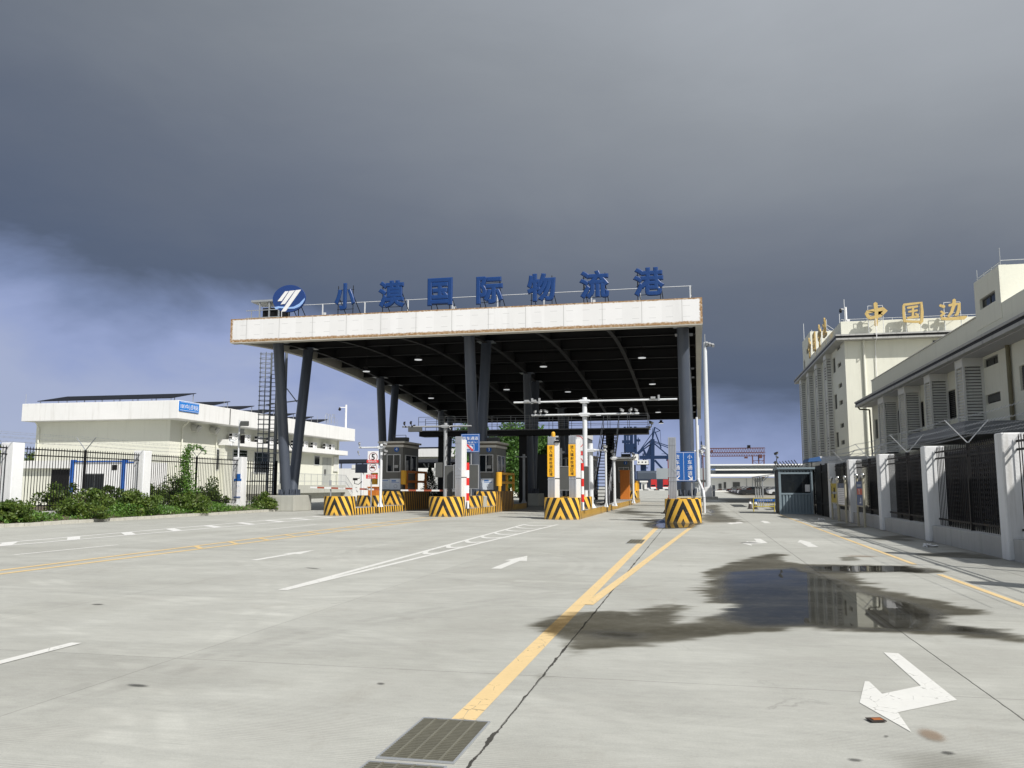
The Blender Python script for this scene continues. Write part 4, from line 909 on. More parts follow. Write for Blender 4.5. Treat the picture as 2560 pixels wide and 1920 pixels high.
mast('tallest white mast with two long cross arms over the middle lanes', -5.87, 45.0, .386, 6.35, .125, POLEW, [(-9.75, -.95, 6.14, .05), (-8.75, -2.95, 5.42, .05)], [(-8.55, 5.5, 1, .8), (-8.25, 5.5, 1, .9), (-7.95, 5.5, -1, .9), (-3.1, 5.5, -1, .8), (-3.4, 5.5, 1, .9), (-3.85, 5.5, -1, .9)], ex1464)
mast('short white mast with side cameras behind the yellow-plated pillars', -5.9, 47.6, .386, 4.0, .14, POLEW, [(-6.6, -5.0, 3.6, .05)], [(-5.05, 3.7, -1, 1.0), (-6.7, 3.7, 1, .8)])
mast('thin white post left of the stair foot', -5.25, 49.5, .386, 3.7, .06, POLEW, [], [(-5.28, 3.72, 1, 1.0)])
mast('thin white post with a right arm at the stair foot', -5.0, 52.0, .386, 3.6, .085, POLEW, [(-5.0, -3.75, 3.3, .05)], [(-3.8, 3.42, -1, .9), (-5.1, 3.6, 1, .9), (-5.1, 1.6, 1, .6, BLACKM)])
mast('short white mast behind the second yellow-plated pillar', -9.9, 62, .386, 4.4, .09, POLEW, [(-10.8, -9.6, 4.1, .05)], [(-10.7, 4.2, 1, 1.1), (-10.6, 3.7, 1, .9)])
mast('slim grey post in front of the green tree', -12.3, 60.0, .386, 3.9, .09, POLEG, [(-12.9, -12.3, 3.7, .03)], [])
mast('slim dim post in the lane right of the green tree', -10.75, 70.0, 0, 4.0, .09, POLEG, [(-10.75, -10.2, 3.9, .03)], [])
mast('white post in front of the beige far booth', -4.45, 60, .386, 3.4, .07, POLEW, [], [])
def ex_disp(t):
    part(t, 'display', MB().box(-21.1, 49.9, 2.42, -20.3, 50.05, 2.98), M('navy_display', (.015, .02, .035), .4), .01)
    mb = MB(); mb.path([(-20.75, 49.85, 2.1), (-21.05, 49.8, 2.0), (-21.1, 49.8, 1.75), (-20.8, 49.8, 1.7), (-20.6, 49.85, 1.9)], .02, 5); mb.box(-21.15, 49.7, 1.95, -20.9, 49.85, 2.1); part(t, 'camera_bracket', mb, BLACKM)
mast('white post carrying a dark navy display left of the speed limit sign', -20.65, 50.0, .386, 2.45, .1, POLEW, [], [(-20.95, 1.35, 1, .8)], ex_disp)
def led(label, x0, x1, y, z0, z1, zf=.386):
    t = thing('led_display', label, 'display board', ((x0+x1)/2, y, zf), 'lane display boards'); part(t, 'panel', MB().box(x0, y, z0, x1, y+.16, z1), LEDM, .008)
    mb = MB()
    for a in ((x0-.03, z0-.03, x1+.03, z0-.002), (x0-.03, z1+.002, x1+.03, z1+.03), (x0-.03, z0-.002, x0-.002, z1+.002), (x1+.002, z0-.002, x1+.03, z1+.002)): mb.box(a[0], y-.015, a[1], a[2], y+.1, a[3])
    part(t, 'rim', mb, GREYP); c = (x0+x1)/2; part(t, 'post', MB().tube((c, y+.08, zf), (c, y+.08, z0), .13, 14), LEDM)
led('dark grey display board behind the tall white pillar', -13.35, -11.95, 45.55, 1.47, 2.76)
led('wide dark grey display board between the yellow-plated pillars', -7.15, -5.55, 43.9, 1.40, 2.6)
led('narrow grey display board left of the blue truck sign, edge on', -14.0, -13.4, 45.9, 1.45, 2.72)
# signs
def flat_sign(name, label, x0, x1, y, z0, z1, mat, posts, border=None, zf=.386, cat='sign'):
    t = thing(name, label, cat, ((x0+x1)/2, y, zf)); part(t, 'plate', MB().box(x0, y, z0, x1, y+.03, z1), mat, .006)
    if border:
        mb = MB(); b = .035; w = .014; a0, a1, c0, c1 = x0+b, x1-b, z0+b, z1-b
        for q in ((a0, c0, a1, c0+w), (a0, c1-w, a1, c1), (a0, c0+w, a0+w, c1-w), (a1-w, c0+w, a1, c1-w)): mb.box(q[0], y-.004, q[1], q[2], y-.0005, q[3])
        part(t, 'border', mb, border)
    mb = MB()
    for px in posts: mb.tube((px, y+.08, zf), (px, y+.08, z1-.05), .035, 10)
    if posts: part(t, 'post', mb, GREYP)
    return t
t = flat_sign('truck_lane_sign', 'square blue truck lane sign behind the tall white pillar', -13.2, -12.1, 46.45, 3.52, 4.56, SIGNB, [-12.62], SIGNW)
mb = MB(); put_text(mb, '货车通道', (-12.65, 46.446, 4.31), h=.2, w=.92); put_text(mb, '小车误入！', (-12.6, 46.446, 4.08), h=.1, w=.72)
for q in ((-13.0, 3.62, -12.42, 3.64), (-13.0, 3.96, -12.42, 3.98), (-13.0, 3.64, -12.98, 3.96), (-12.44, 3.64, -12.42, 3.96)): mb.box(q[0], 46.442, q[1], q[2], 46.447, q[3])
part(t, 'lettering', mb, SIGNW); mb = MB(); mb.obox((-12.7, 46.44, 3.8), .58, .006, .1, 0, 0, .75); part(t, 'red_slash', mb, SIGNR)
mb = MB(); mb.prism([(-12.95, 46.4435, 3.7), (-12.5, 46.4435, 3.7), (-12.5, 46.4435, 3.8), (-12.6, 46.4435, 3.9), (-12.8, 46.4435, 3.9), (-12.95, 46.4435, 3.8)], (0, .002, 0)); part(t, 'car_symbol', mb, PALEBLUE)
t = flat_sign('lane_guide_sign', 'tall blue guide sign listing truck lane and car lane on the puddle island', -1.25, -.07, 42.2, 1.83, 3.27, SIGNB, [-.3], SIGNW)
mb = MB(); mb.box(-.667, 42.195, 1.87, -.653, 42.1995, 3.23)
vtext(mb, '货车通道', (-.96, 42.196, 3.02), .22, .265); vtext(mb, '小车通道', (-.36, 42.196, 3.02), .22, .265)
def sarrow(mb, cx, cz, s): 
    mb.obox((cx, 42.196, cz), .26, .006, .05, 0, 0, s*.8); mb.obox((cx+.02*s, 42.1935, cz-.1), .17, .006, .05, 0, 0, 0); mb.obox((cx+s*.09, 42.191, cz-.03), .05, .006, .17)
sarrow(mb, -.96, 2.0, -1); sarrow(mb, -.36, 2.0, 1); part(t, 'lettering', mb, SIGNW)
t = flat_sign('speed_limit_sign', 'white panel sign with a black 5 and no-overtaking roundel', -18.78, -18.12, 46.2, 2.36, 3.62, SIGNW, [-18.55])
mb = MB(); put_text(mb, '5', (-18.43, 46.194, 3.28), h=.36, bevel=.012); ring(mb, (-18.43, 46.198, 3.28), .265, .012); 
mb.box(-18.62, 46.193, 2.62, -18.3, 46.199, 2.68); mb.box(-18.55, 46.193, 2.68, -18.36, 46.199, 2.73); mb.box(-18.5, 46.193, 2.78, -18.25, 46.199, 2.81)
part(t, 'number', mb, BLK); mb = MB(); ring(mb, (-18.43, 46.198, 3.28), .245, .016); ring(mb, (-18.44, 46.198, 2.68), .24, .022); mb.obox((-18.44, 46.195, 2.68), .42, .005, .02, 0, 0, .7); part(t, 'red_ring', mb, M('ring_red', (.40, .06, .05), .5))
mb = MB().box(-18.81, 46.15, 2.94, -18.09, 46.19, 3.1); o = part(t, 'red_strip', mb, SIGNR); mb = MB(); put_text(mb, '限速5公里', (-18.45, 46.145, 3.02), h=.1, w=.5); part(o, 'lettering', mb, SIGNW)
mb = MB().box(-18.83, 46.15, 2.02, -18.13, 46.19, 2.26); o = part(t, 'red_plate', mb, SIGNR); mb = MB(); put_text(mb, '未经允许', (-18.48, 46.145, 2.195), h=.095, w=.5); put_text(mb, '禁止拍照', (-18.48, 46.145, 2.085), h=.095, w=.5); part(o, 'lettering', mb, SIGNW)
t = flat_sign('tall_notice_sign', 'tall white panel with red roundel behind the second yellow-plated pillar', -7.35, -6.45, 49.5, 1.95, 4.6, SIGNW, [-6.9])
mb = MB(); ring(mb, (-6.9, 49.496, 4.2), .37, .04); mb.box(-7.33, 49.49, 3.4, -6.47, 49.497, 3.72); ring(mb, (-6.9, 49.496, 2.95), .34, .04); mb.box(-7.33, 49.49, 2.0, -6.47, 49.497, 2.42); part(t, 'red_panels', mb, SIGNR)
mb = MB(); put_text(mb, '限高', (-6.9, 49.486, 3.56), h=.2); put_text(mb, '慢行', (-6.9, 49.486, 2.21), h=.24); part(t, 'lettering', mb, SIGNW)

# ------------------------------------------------------------------ walkway gantry with stair
t = thing('overhead_walkway', 'black steel overhead walkway with railings crossing under the canopy', 'walkway', (-12, 62, 0))
part(t, 'girder', MB().box(-21.0, 62.0, 5.40, -3.45, 63.4, 5.76), BLACKM, .01)
part(t, 'deck', MB().box(-21.1, 61.8, 5.763, -3.35, 63.6, 5.84), M('walkway_deck', (.16, .16, .165), .6, .1))
mb = MB()
for yy in (61.85, 63.55):
    for i in range(13): x = -21.0+i*17.55/12; mb.bar((x, yy, 5.84), (x, yy, 6.88), .035)
    for z in (6.2, 6.52, 6.88): mb.bar((-21.0, yy, z), (-3.45, yy, z), .03)
part(t, 'railing', mb, GREYP)
for x in (-19.3, -12.9, -6.3): part(t, 'support', MB().box(x-.3, 62.5, 0, x+.3, 62.9, 5.398), BLACKM)
mb = MB()
for (x, sgn) in ((-21.3, 1), (-3.2, -1)): camera_head(mb, (x, 61.8, 6.0), sgn, .2, 1.1); mb.bar((x, 61.9, 5.9), (x+sgn*.4, 61.9, 5.9), .06)
part(t, 'camera', mb, LEDM)
t = thing('steel_stair', 'black open-tread steel stair climbing to the overhead walkway', 'stair', (-6.1, 54, .386))
mb = MB(); n = 24
for i in range(n): f = (i+.5)/n; y = 54+f*7.7; z = .39+f*5.2; mb.box(-6.58, y-.13, z-.03, -5.62, y+.13, z+.02)
part(t, 'treads', mb, BLACKM); mb = MB()
for x in (-6.62, -5.58): mb.bar((x, 53.9, .35), (x, 61.8, 5.65), .06, .2)
mb.box(-6.13, 54.0, .386, -6.07, 60.9, .5); mb.prism([(-6.15, 56.5, .39), (-5.9, 56.5, .39), (-5.9, 61, 5.0), (-6.15, 61, 5.1)], (0, .2, 0))
part(t, 'stringers', mb, BLACKM); mb = MB()
for x in (-6.66, -5.54):
    mb.tube((x, 53.8, 1.4), (x, 61.8, 6.7), .025, 6); mb.tube((x, 53.9, .95), (x, 61.8, 6.2), .018, 6)
    for i in range(7): f = i/6; mb.tube((x, 53.9+f*7.8, .4+f*5.3), (x, 53.9+f*7.8, 1.4+f*5.3), .02, 6)
part(t, 'handrail', mb, GREYP)
mb = MB().box(-14.9, 74, 0, -10.9, 78, 4.4); solo('dark_cabin', mb, M('dark_ribbed_cabin', (.03, .033, .036), .6, .2, 1), 'dark corrugated cabin behind the walkway supports', 'cabin', (-12.9, 74, 0), bevel=.03)

# ------------------------------------------------------------------ left substation building
def pipe(t, pts, r=.07, mat=CREAM, name='downpipe'): return part(t, name, MB().path(pts, r, 8), mat)
sub = thing('substation_building', 'low cream substation with a deep white roof fascia behind the left fence', 'building', (-56, 72, 0))
wl = part(sub, 'wall', MB().box(-64.0, 71.25, 0, -49.08, 110, 7.9), CREAM)
part(sub, 'roof', MB().box(-64.7, 70, 7.9, -47.45, 111.9, 9.62), WHITE, .03)
part(sub, 'roof_joint', MB().box(-47.448, 78.9, 7.95, -47.43, 79.05, 9.58), LEDM)
part(sub, 'side_slab', MB().box(-49.078, 79.6, 5.85, -47.88, 110.5, 6.45), WHITE, .02)
part(sub, 'slab_pier', MB().box(-49.07, 79.8, .0, -48.4, 80.3, 5.848), CREAM)
part(sub, 'landing', MB().box(-49.07, 84, .75, -47.55, 109.4, 1.72).box(-49.0, 84.2, 0, -48.2, 109.2, .749), CONC)
mb = MB()
for k in range(7): mb.box(-49.0, 109.4+k*.36, 0, -47.7, 109.75+k*.36, 1.55-k*.21)
part(sub, 'steps', mb, CONC)
mb = MB()
for z in (2.2, 3.1): mb.bar((-47.6, 84, z), (-47.6, 109.3, z), .05); mb.bar((-47.6, 109.3, z), (-47.6, 111.9, z-1.55), .05)
for k in range(84): y = 84+k*.305; mb.bar((-47.6, y, 1.72), (-47.6, y, 3.1), .05 if k % 6 == 0 else .02)
for k in range(8): y = 109.4+k*.34; mb.bar((-47.6, y, 1.6-k*.2), (-47.6, y, 3.05-k*.2), .025)
part(sub, 'landing_railing', mb, GALV)
for (y0, z0, y1, z1, nm) in [(104.9, 1.73, 107.7, 5.4, 'double_door'), (102.4, 4.3, 104.0, 5.6, 'window'), (79.1, 3.2, 81.0, 5.5, 'window'), (82.5, 1.2, 85.5, 5.6, 'dark_door'), (87.0, 3.0, 90.6, 5.5, 'window'), (93, 1.8, 95, 5.3, 'dark_door')]:
    d = nm == 'double_door'
    o = part(sub, nm, MB().box(-49.079, y0, z0, -49.03, y1, z1), M('pale_grey_door', (.40, .41, .38), .6) if d else ALU)
    if not d: part(o, 'pane', MB().box(-49.04, y0+.1, z0+.1, -49.02, y1-.1, z1-.1), GLASS)
    else: part(o, 'door_fittings', MB().box(-49.032, (y0+y1)/2-.02, z0, -49.02, (y0+y1)/2+.02, z1).box(-49.03, y0+.5, z0+1.3, -49.015, y0+1.1, z0+2.1), LEDM)
part(sub, 'window_blind', MB().box(-49.078, 108.3, 3.6, -48.9, 109.5, 5.6), LOUV)
pipe(sub, [(-63.6, 70.6, 7.9), (-63.6, 71.12, 7.3), (-63.6, 71.12, 0)]); pipe(sub, [(-48.2, 73.0, 7.9), (-48.9, 73.0, 7.3), (-48.9, 73.0, 0)]); pipe(sub, [(-48.9, 79.0, 7.9), (-48.9, 79, 0)], .05); pipe(sub, [(-48.9, 109.6, 7.9), (-48.9, 109.6, 0)], .09)
for y in (74.9, 78.2):
    a = part(sub, 'vent_cowl', MB().tube((-49.08, y, 7.4), (-48.45, y, 7.3), .36, 16).tube((-48.46, y, 7.3), (-48.3, y+.05, 7.18), .40, 16), M('vent_cowl_grey', (.45, .45, .42), .5))
mb = MB()
for y in (78, 86, 94, 100, 106): mb.tube((-47.6, y, 9.6), (-47.6, y, 10.6), .02, 5)
mb.tube((-64.5, 70.2, 9.6), (-64.5, 70.2, 10.6), .02, 5)
part(sub, 'lightning_rod', mb, GALV)
t = thing('cat_ladder', 'hooped ladder top and rails on the far end of the substation roof', 'ladder', (-48, 104.5, 9.62)); mb = MB()
for y in (103.6, 104.4, 105.6): pts = [(-48, y+.55*math.cos(a), 9.7+.2+1.3*math.sin(a)) for a in [math.pi*i/10 for i in range(11)]]; mb.path(pts, .03, 5)
for z in (10.2, 10.8, 11.2): mb.tube((-48, 105.2, z), (-48, 106.6, z), .025, 5)
part(t, 'hoops', mb, GALV)
for i, (y, dz) in enumerate([(81.6, 0), (84.2, 0), (86.9, -.02), (89.5, 0), (92.1, .0), (95.6, -.12), (98.4, 0), (101, 0), (104.7, -.05), (106.5, -.05)]):
    t = thing('air_conditioner', 'white outdoor air conditioner unit on the white side slab of the substation', 'air conditioner', (-48.4, y, 6.45), 'air conditioners on the side slab')
    part(t, 'case', MB().box(-48.75, y-.55, 6.46, -48.3, y+.55, 7.22), WHT, .02)
    part(t, 'fan_grille', ring(MB().tube((-48.3, y+.15, 6.84), (-48.29, y+.15, 6.84), .1, 12), (-48.295, y+.15, 6.84), .3, .05, m=0, rot=RIGHTF), LEDM)
    part(t, 'side_louvre', MB().box(-48.7, y-.565, 6.9, -48.36, y-.551, 7.15).box(-48.7, y-.565, 6.52, -48.36, y-.551, 6.75), BLACKM)
t = thing('solar_array', 'dark solar panel row along the front of the substation roof', 'solar panels', (-57, 72, 9.62), 'solar panels on the substation roof')
def solar(t, x0, x1, y0, y1, z0, z1):
    mb = MB().add([(x0, y0, z0), (x1, y0, z0), (x1, y1, z1), (x0, y1, z1), (x0, y0, z0-.06), (x1, y0, z0-.06), (x1, y1, z1-.06), (x0, y1, z1-.06)], [(0, 1, 2, 3), (7, 6, 5, 4), (0, 4, 5, 1), (1, 5, 6, 2), (2, 6, 7, 3), (3, 7, 4, 0)])
    part(t, 'panel', mb, PANEL); mb = MB(); n = int((x1-x0)/2)+1
    for i in range(n): x = x0+.2+(x1-x0-.4)*i/max(1, n-1); mb.bar((x, y0+.2, 9.6), (x, y0+.2, z0-.065), .05); mb.bar((x, y1-.2, 9.6), (x, y1-.2, z1-.08), .05)
    part(t, 'rack', mb, GALV)
solar(t, -63.9, -48.9, 71.0, 75.0, 9.98, 10.85)
for i, y in enumerate((77.5, 82.5, 87.5, 92.5, 97.5, 102)):
    t = thing('solar_array', 'dark solar panel row along the side of the substation roof', 'solar panels', (-54, y, 9.62), 'solar panels on the substation roof'); solar(t, -60, -48.4, y, y+3, 9.9, 10.55)
t = thing('substation_sign', 'blue sign with white characters on the corner of the substation fascia', 'sign', (-47.44, 71.6, 8.5))
part(t, 'plate', MB().box(-47.44, 70.05, 8.62, -47.36, 73.2, 9.55), M('bright_blue_sign_sheet', (.02, .20, .62), .4)); mb = MB(); put_text(mb, '10KV中心变电站', (-47.352, 71.62, 9.1), RIGHTF, h=.50, w=2.85, ext=.003)
for z in (8.70, 9.47): mb.box(-47.356, 70.15, z, -47.35, 73.1, z+.03)
part(t, 'lettering', mb, SIGNW)
# container shed and low wing in front of the gable
shed = thing('container_shed', 'white blue-framed container shed behind the left fence', 'shed', (-45.5, 58, 0))
part(shed, 'wall', MB().box(-48.6, 58, 0, -41.8, 60.5, 3.45), WHT)
BF = M('shed_blue_frame', (.015, .09, .36), .5, .1)
for xx in (-48.75, -44.1): part(shed, 'corner_post', MB().box(xx+.12, 57.9, 0, xx+.40, 58.3, 3.66), BF)
part(shed, 'top_rail', MB().box(-48.345, 57.9, 3.47, -43.985, 58.3, 3.58), BF); part(shed, 'top_rail', MB().box(-43.695, 57.95, 3.4, -41.7, 58.3, 3.5), BF)
o = part(shed, 'window', MB().box(-47.35, 57.93, 1.2, -45.5, 57.998, 2.62), ALU); part(o, 'pane', MB().box(-47.27, 57.915, 1.28, -46.46, 57.929, 2.54).box(-46.38, 57.915, 1.28, -45.58, 57.929, 2.54), GLASS)
mb = MB(); 
for k in range(9): mb.bar((-47.3+k*.22, 57.9, 1.2), (-47.3+k*.22, 57.9, 2.6), .02)
part(o, 'bars', mb, BLACKM); part(shed, 'vent_hole', MB().box(-44.9, 57.97, 2.85, -44.45, 57.999, 3.25), BLACKM)
wing = thing('low_wing', 'low cream annex with a dark doorway left of the container shed', 'building', (-54.5, 62, 0))
part(wing, 'wall', MB().box(-57.5, 62, 0, -51.8, 68, 3.1), CREAM); part(wing, 'roof', MB().box(-57.8, 61.6, 3.1, -51.4, 68, 3.75), WHITE); part(wing, 'door', MB().box(-53.85, 61.94, 0, -52.1, 61.999, 3.0), BLACKM)
# boundary wall, carport and pale building beyond
solo('boundary_wall', MB().box(-62, 118, 0, -34, 118.4, 4.2).box(-50.4, 117.9, 4.2, -46.5, 118.5, 4.75).box(-37.5, 117.9, 4.2, -36.7, 118.5, 4.9), WHITE, 'long pale boundary wall behind booth 4', 'wall', (-48, 118, 0))
t = thing('carport', 'dark solar carport roof above the pale boundary wall', 'carport', (-48, 124, 0)); part(t, 'roof', MB().prism([(-64, 121, 5.0), (-64, 128, 5.75), (-64, 128, 5.9), (-64, 121, 5.15)], (32, 0, 0)), PANEL)
mb = MB()
for k in range(9): mb.tube((-62+k*3.6, 124, 0), (-62+k*3.6, 124, 5.3), .1, 8); mb.bar((-62+k*3.6, 124, 3.9), (-62+k*3.6, 121.5, 5.0), .12)
part(t, 'post', mb, GALV)
bb = thing('pale_office', 'pale flat-roofed building seen between booth 4 and the columns', 'building', (-38, 131, 0)); part(bb, 'wall', MB().box(-46, 132, 0, -30, 150, 6.3), CREAM); part(bb, 'roof', MB().box(-46.5, 130, 6.3, -29, 150.5, 7.6), WHITE); part(bb, 'solar_edge', MB().box(-46, 131, 7.75, -30, 140, 7.9), PANEL); part(bb, 'opening', MB().box(-45, 131.9, 3.2, -31, 131.99, 5.4), BLACKM)
rb = thing('ribbed_grey_building', 'tall ribbed grey building deep behind the yellow-plated pillars', 'building', (-16, 112, 0)); mb = MB().box(-19.0, 112, 0, -14.6, 120, 8.1)
for k in range(11): mb.box(-18.9+k*.4, 111.85, 0, -18.7+k*.4, 111.999, 8)
part(rb, 'wall', mb, M('dark_ribbed_wall', (.07, .075, .085), .6)); part(rb, 'parapet', MB().box(-19.1, 111.7, 8.1, -14.5, 120, 8.9), M('pale_parapet', (.5, .5, .5), .6))
t = thing('box_truck', 'blue and white truck parked beyond the stair', 'truck', (-12.4, 92, 0))
part(t, 'cargo_box', MB().box(-13.6, 92.8, 1.2, -11.25, 98, 3.4), M('truck_box_blue', (.03, .12, .33), .5), .04); part(t, 'cab', MB().box(-13.5, 91, .7, -11.35, 92.7, 2.4), WHT, .1); part(t, 'roof_fairing', MB().box(-13.55, 92.2, 3.45, -11.3, 97, 4.3), WHT, .1); part(t, 'windscreen', MB().box(-13.4, 90.94, 1.5, -11.5, 90.995, 2.3), GLASS)
for y in (91.8, 96.5):
    for x in (-13.6, -11.5): part(t, 'wheel', MB().tube((x, y, .5), (x+.3, y, .5), .5, 18), TYRE, .03)
t = thing('wall_camera_mast', 'white camera mast standing on the far end of the substation roof', 'camera mast', (-48.3, 110.5, 9.6)); mb = MB().tube((-48.3, 110.5, 9.62), (-48.3, 110.5, 13.0), .14, 10).tube((-48.3, 110.4, 12.6), (-49.0, 109.9, 12.6), .05, 8); part(t, 'pole', mb, WHT); part(t, 'dome_camera', MB().ball((-49.0, 109.9, 12.3), .2, 10).tube((-49, 109.9, 12.3), (-49, 109.9, 12.6), .2, 10, .1), BLACKM)

# ------------------------------------------------------------------ fences
def wire(mb, a, b, sag=.04, r=.005, barbs=0):
    a, b = Vector(a), Vector(b); n = 6; pts = [a.lerp(b, i/n)+Vector((0, 0, -sag*4*(i/n)*(1-i/n))) for i in range(n+1)]; mb.path(pts, r, 4)
    for i in range(barbs): p = a.lerp(b, (i+.5)/barbs)+Vector((0, 0, -sag*4*((i+.5)/barbs)*(1-(i+.5)/barbs))); mb.bar(p+Vector((.02, -.03, .03)), p-Vector((.02, -.03, .03)), .006)
def fence(label, loc, px, ys, zg, zp, pw, pd, barx, z0, zt, rails, gap, plinth, wirecount, wirez, bw=.011):
    """pillars at ys (front edge), bar panels, mid posts carrying V arms, barbed wire; runs along Y"""
    t = thing('fence', label, 'fence', loc)
    for y in ys: part(t, 'pillar', MB().box(px, y, zg, px+pw, y+pd, zp), WHITEP, .03)
    for a, b in zip(ys, ys[1:]):
        ya, yb = a+pd, b
        if plinth: part(t, 'plinth', MB().box(px+.10, ya, zg-.05, px+pw-.12, yb, plinth), [PLINTH], .015)
        mb = MB(); n = int((yb-ya)/gap)
        for i in range(n):
            y = ya+(i+.5)*(yb-ya)/n; mb.box(barx-bw, y-bw, z0, barx+bw, y+bw, zt-.06); mb.add([(barx-bw, y-bw, zt-.06), (barx+bw, y-bw, zt-.06), (barx+bw, y+bw, zt-.06), (barx-bw, y+bw, zt-.06), (barx, y, zt)], [(0, 1, 4), (1, 2, 4), (2, 3, 4), (3, 0, 4)])
        for z in rails: mb.box(barx-.03, ya, z-.025, barx-.012, yb, z+.025)
        part(t, 'bar_panel', mb, BLACKM); ym = (ya+yb)/2
        o = part(t, 'mid_post', MB().box(barx-.045, ym-.045, z0-.05, barx+.045, ym+.045, zt-.03), BLACKM)
        mb = MB()
        for s in (-1, 1): mb.bar((barx, ym, zt-.04), (barx+s*.52, ym-s*.0-.0, zt+.56), .05, .02)
        part(o, 'wire_arm', mb, GALV)
    mb = MB(); pts = [(ys[0]+ys[0+1])/2-(ys[1]-ys[0])]+[(a+pd+b)/2 for a, b in zip(ys, ys[1:])]
    for a, b in zip(pts, pts[1:]+[ys[-1]+1]):
        for s in (-1, 1):
            for k in range(wirecount): f = (k+1)/wirecount; wire(mb, (barx+s*.5*f, a, zt+.55*f), (barx+s*.5*f, b, zt+.55*f), .05, wirez, 26)
    part(t, 'barbed_wire', mb, GALV); return t
YR = [13.75, 20.25, 26.7, 33.1, 39.5, 45.3]
fr = fence('right-hand fence of white pillars and black bars on a grey plinth', (6.5, 20, 0), 6.5, YR, 0, 2.76, .55, .46, 6.82, .48, 2.74, (2.57, 2.39, .66), .15, .47, 3, .005, .009)
YL = [20.9, 29.7, 38.2, 47.75]
fl = fence('left-hand fence of white pillars and black bars rising from the shrubs', (-28, 38, .3), -28.35, YL, .2, 3.40, .62, .62, -28.0, .55, 3.30, (3.18, 2.92, .75), .165, .5, 3, .006)
mb = MB()
for k in range(14): y = 48.5+k*.29; mb.box(-27.91, y-.02, .3, -27.87, y+.02, 3.2)
for z in (3.0, 2.75, 1.9, .6): mb.box(-27.945, 48.4, z-.03, -27.915, 52.4, z+.03)
mb.box(-27.95, 52.3, .2, -27.80, 52.45, 3.3)
solo('black_gate', mb, BLACKM, 'black barred gate between the last left pillar and the slanted columns', 'gate', (-27.9, 50, .3))
t = thing('pillar_notice', 'blue and white notice on the last left fence pillar', 'notice', (-27.9, 47.74, 1.2)); part(t, 'sheet', MB().box(-28.16, 47.72, .95, -27.74, 47.745, 1.9), SIGNW); part(t, 'blue_header', MB().box(-28.2, 47.70, 1.92, -27.72, 47.742, 2.05).box(-28.05, 47.70, 2.06, -27.8, 47.742, 2.35).box(-28.18, 47.705, .9, -27.74, 47.742, .945), SIGNB)
mb = MB(); put_text(mb, '安全', (-27.94, 47.716, 1.62), h=.13); put_text(mb, '入口', (-27.94, 47.716, 1.3), h=.16); part(t, 'lettering', mb, PALEBLUE)
t = thing('fence_camera_post', 'camera post rising from the last left fence pillar', 'camera mast', (-28.15, 48, 3.4)); mb = MB().tube((-28.15, 48.0, 3.4), (-28.15, 48, 5.75), .05, 8).tube((-28.15, 48, 5.0), (-27.75, 47.9, 5.0), .03, 6); part(t, 'pole', mb, POLEW)
part(t, 'floodlight', MB().obox((-27.75, 47.9, 5.5), .5, .3, .26, .4, .3).obox((-27.8, 47.75, 5.0), .2, .14, .3), LEDM); mb = MB(); camera_head(mb, (-28.5, 47.9, 4.3), -1, .2, 1.0); part(t, 'camera', mb, POLEW); part(t, 'speaker', MB().obox((-27.85, 47.9, 4.5), .2, .2, .5), BLACKM)
# inner dark lattice fence in the courtyard on the right
mb = MB()
for k in range(10):
    y = 13+k*4.2
    mb.box(10.1, y, 0, 10.2, y+.1, 3.0)
    for j in range(20): mb.box(10.13, y+.1+j*.205, .2, 10.15, y+.17+j*.205, 2.9)
    for j in range(15): mb.box(10.11, y+.1, .25+j*.18, 10.128, y+4.2, .33+j*.18)
    if k % 2: mb.box(10.16, y+.1, .2, 10.18, y+4.2, 2.9)
solo('lattice_fence', mb, DARKW, 'dark lattice screen inside the courtyard behind the right-hand bars', 'fence', (10.1, 13, 0))

# ------------------------------------------------------------------ right-hand buildings
def louvre(parent, x0, x1, y0, y1, zb_, zt, ztop, gap, name='louvre_shaft'):
    """projecting shaft: solid head, corner posts and slats on the two open faces"""
    mb = MB().box(x0, y0, ztop, x1-.002, y1, zt); w = .10
    for (a, b) in ((x0, y0), (x1-w-.002, y0), (x0, y1-w)): mb.box(a, b, zb_, a+w, b+w, ztop-.001)
    mb.box(x0+.3, y0+.3, zb_, x1-.002, y1-.2, ztop-.001, 1)
    z = zb_+.05
    while z < ztop-.08:
        mb.prism([(x0+w, y0+.02, z), (x0+w, y0+.11, z+gap*.78), (x0+w, y0+.13, z+gap*.73), (x0+w, y0+.04, z-gap*.05)], (x1-x0-2*w, 0, 0))
        mb.prism([(x0+.02, y0+w, z), (x0+.11, y0+w, z+gap*.78), (x0+.13, y0+w, z+gap*.73), (x0+.04, y0+w, z-gap*.05)], (0, y1-y0-2*w, 0)); z += gap
    o = part(parent, name, mb, [LOUV, DARKW]); return o
def wallwin(parent, x, y0, y1, z0, z1, bars=0, depth=.16, lit=False):
    """window set into a wall that faces -X"""
    mb = MB(); f = .06
    o = part(parent, 'window', mb.box(x+depth-.05, y0, z0, x+depth, y0+f, z1).box(x+depth-.05, y1-f, z0, x+depth, y1, z1).box(x+depth-.05, y0+f, z0, x+depth, y1-f, z0+f).box(x+depth-.05, y0+f, z1-f, x+depth, y1-f, z1).box(x+depth-.05, (y0+y1)/2-f/2, z0+f, x+depth, (y0+y1)/2+f/2, z1-f), LEDM)
    part(o, 'pane', MB().box(x+depth-.02, y0+f, z0+f, x+depth-.01, y1-f, z1-f), GLASS)
    if bars:
        mb = MB()
        for i in range(bars): z = z0+.1+(z1-z0-.2)*i/(bars-1); mb.box(x+depth-.09, y0+.06, z-.02, x+depth-.055, y1-.06, z+.02)
        part(o, 'bars', mb, LEDM)
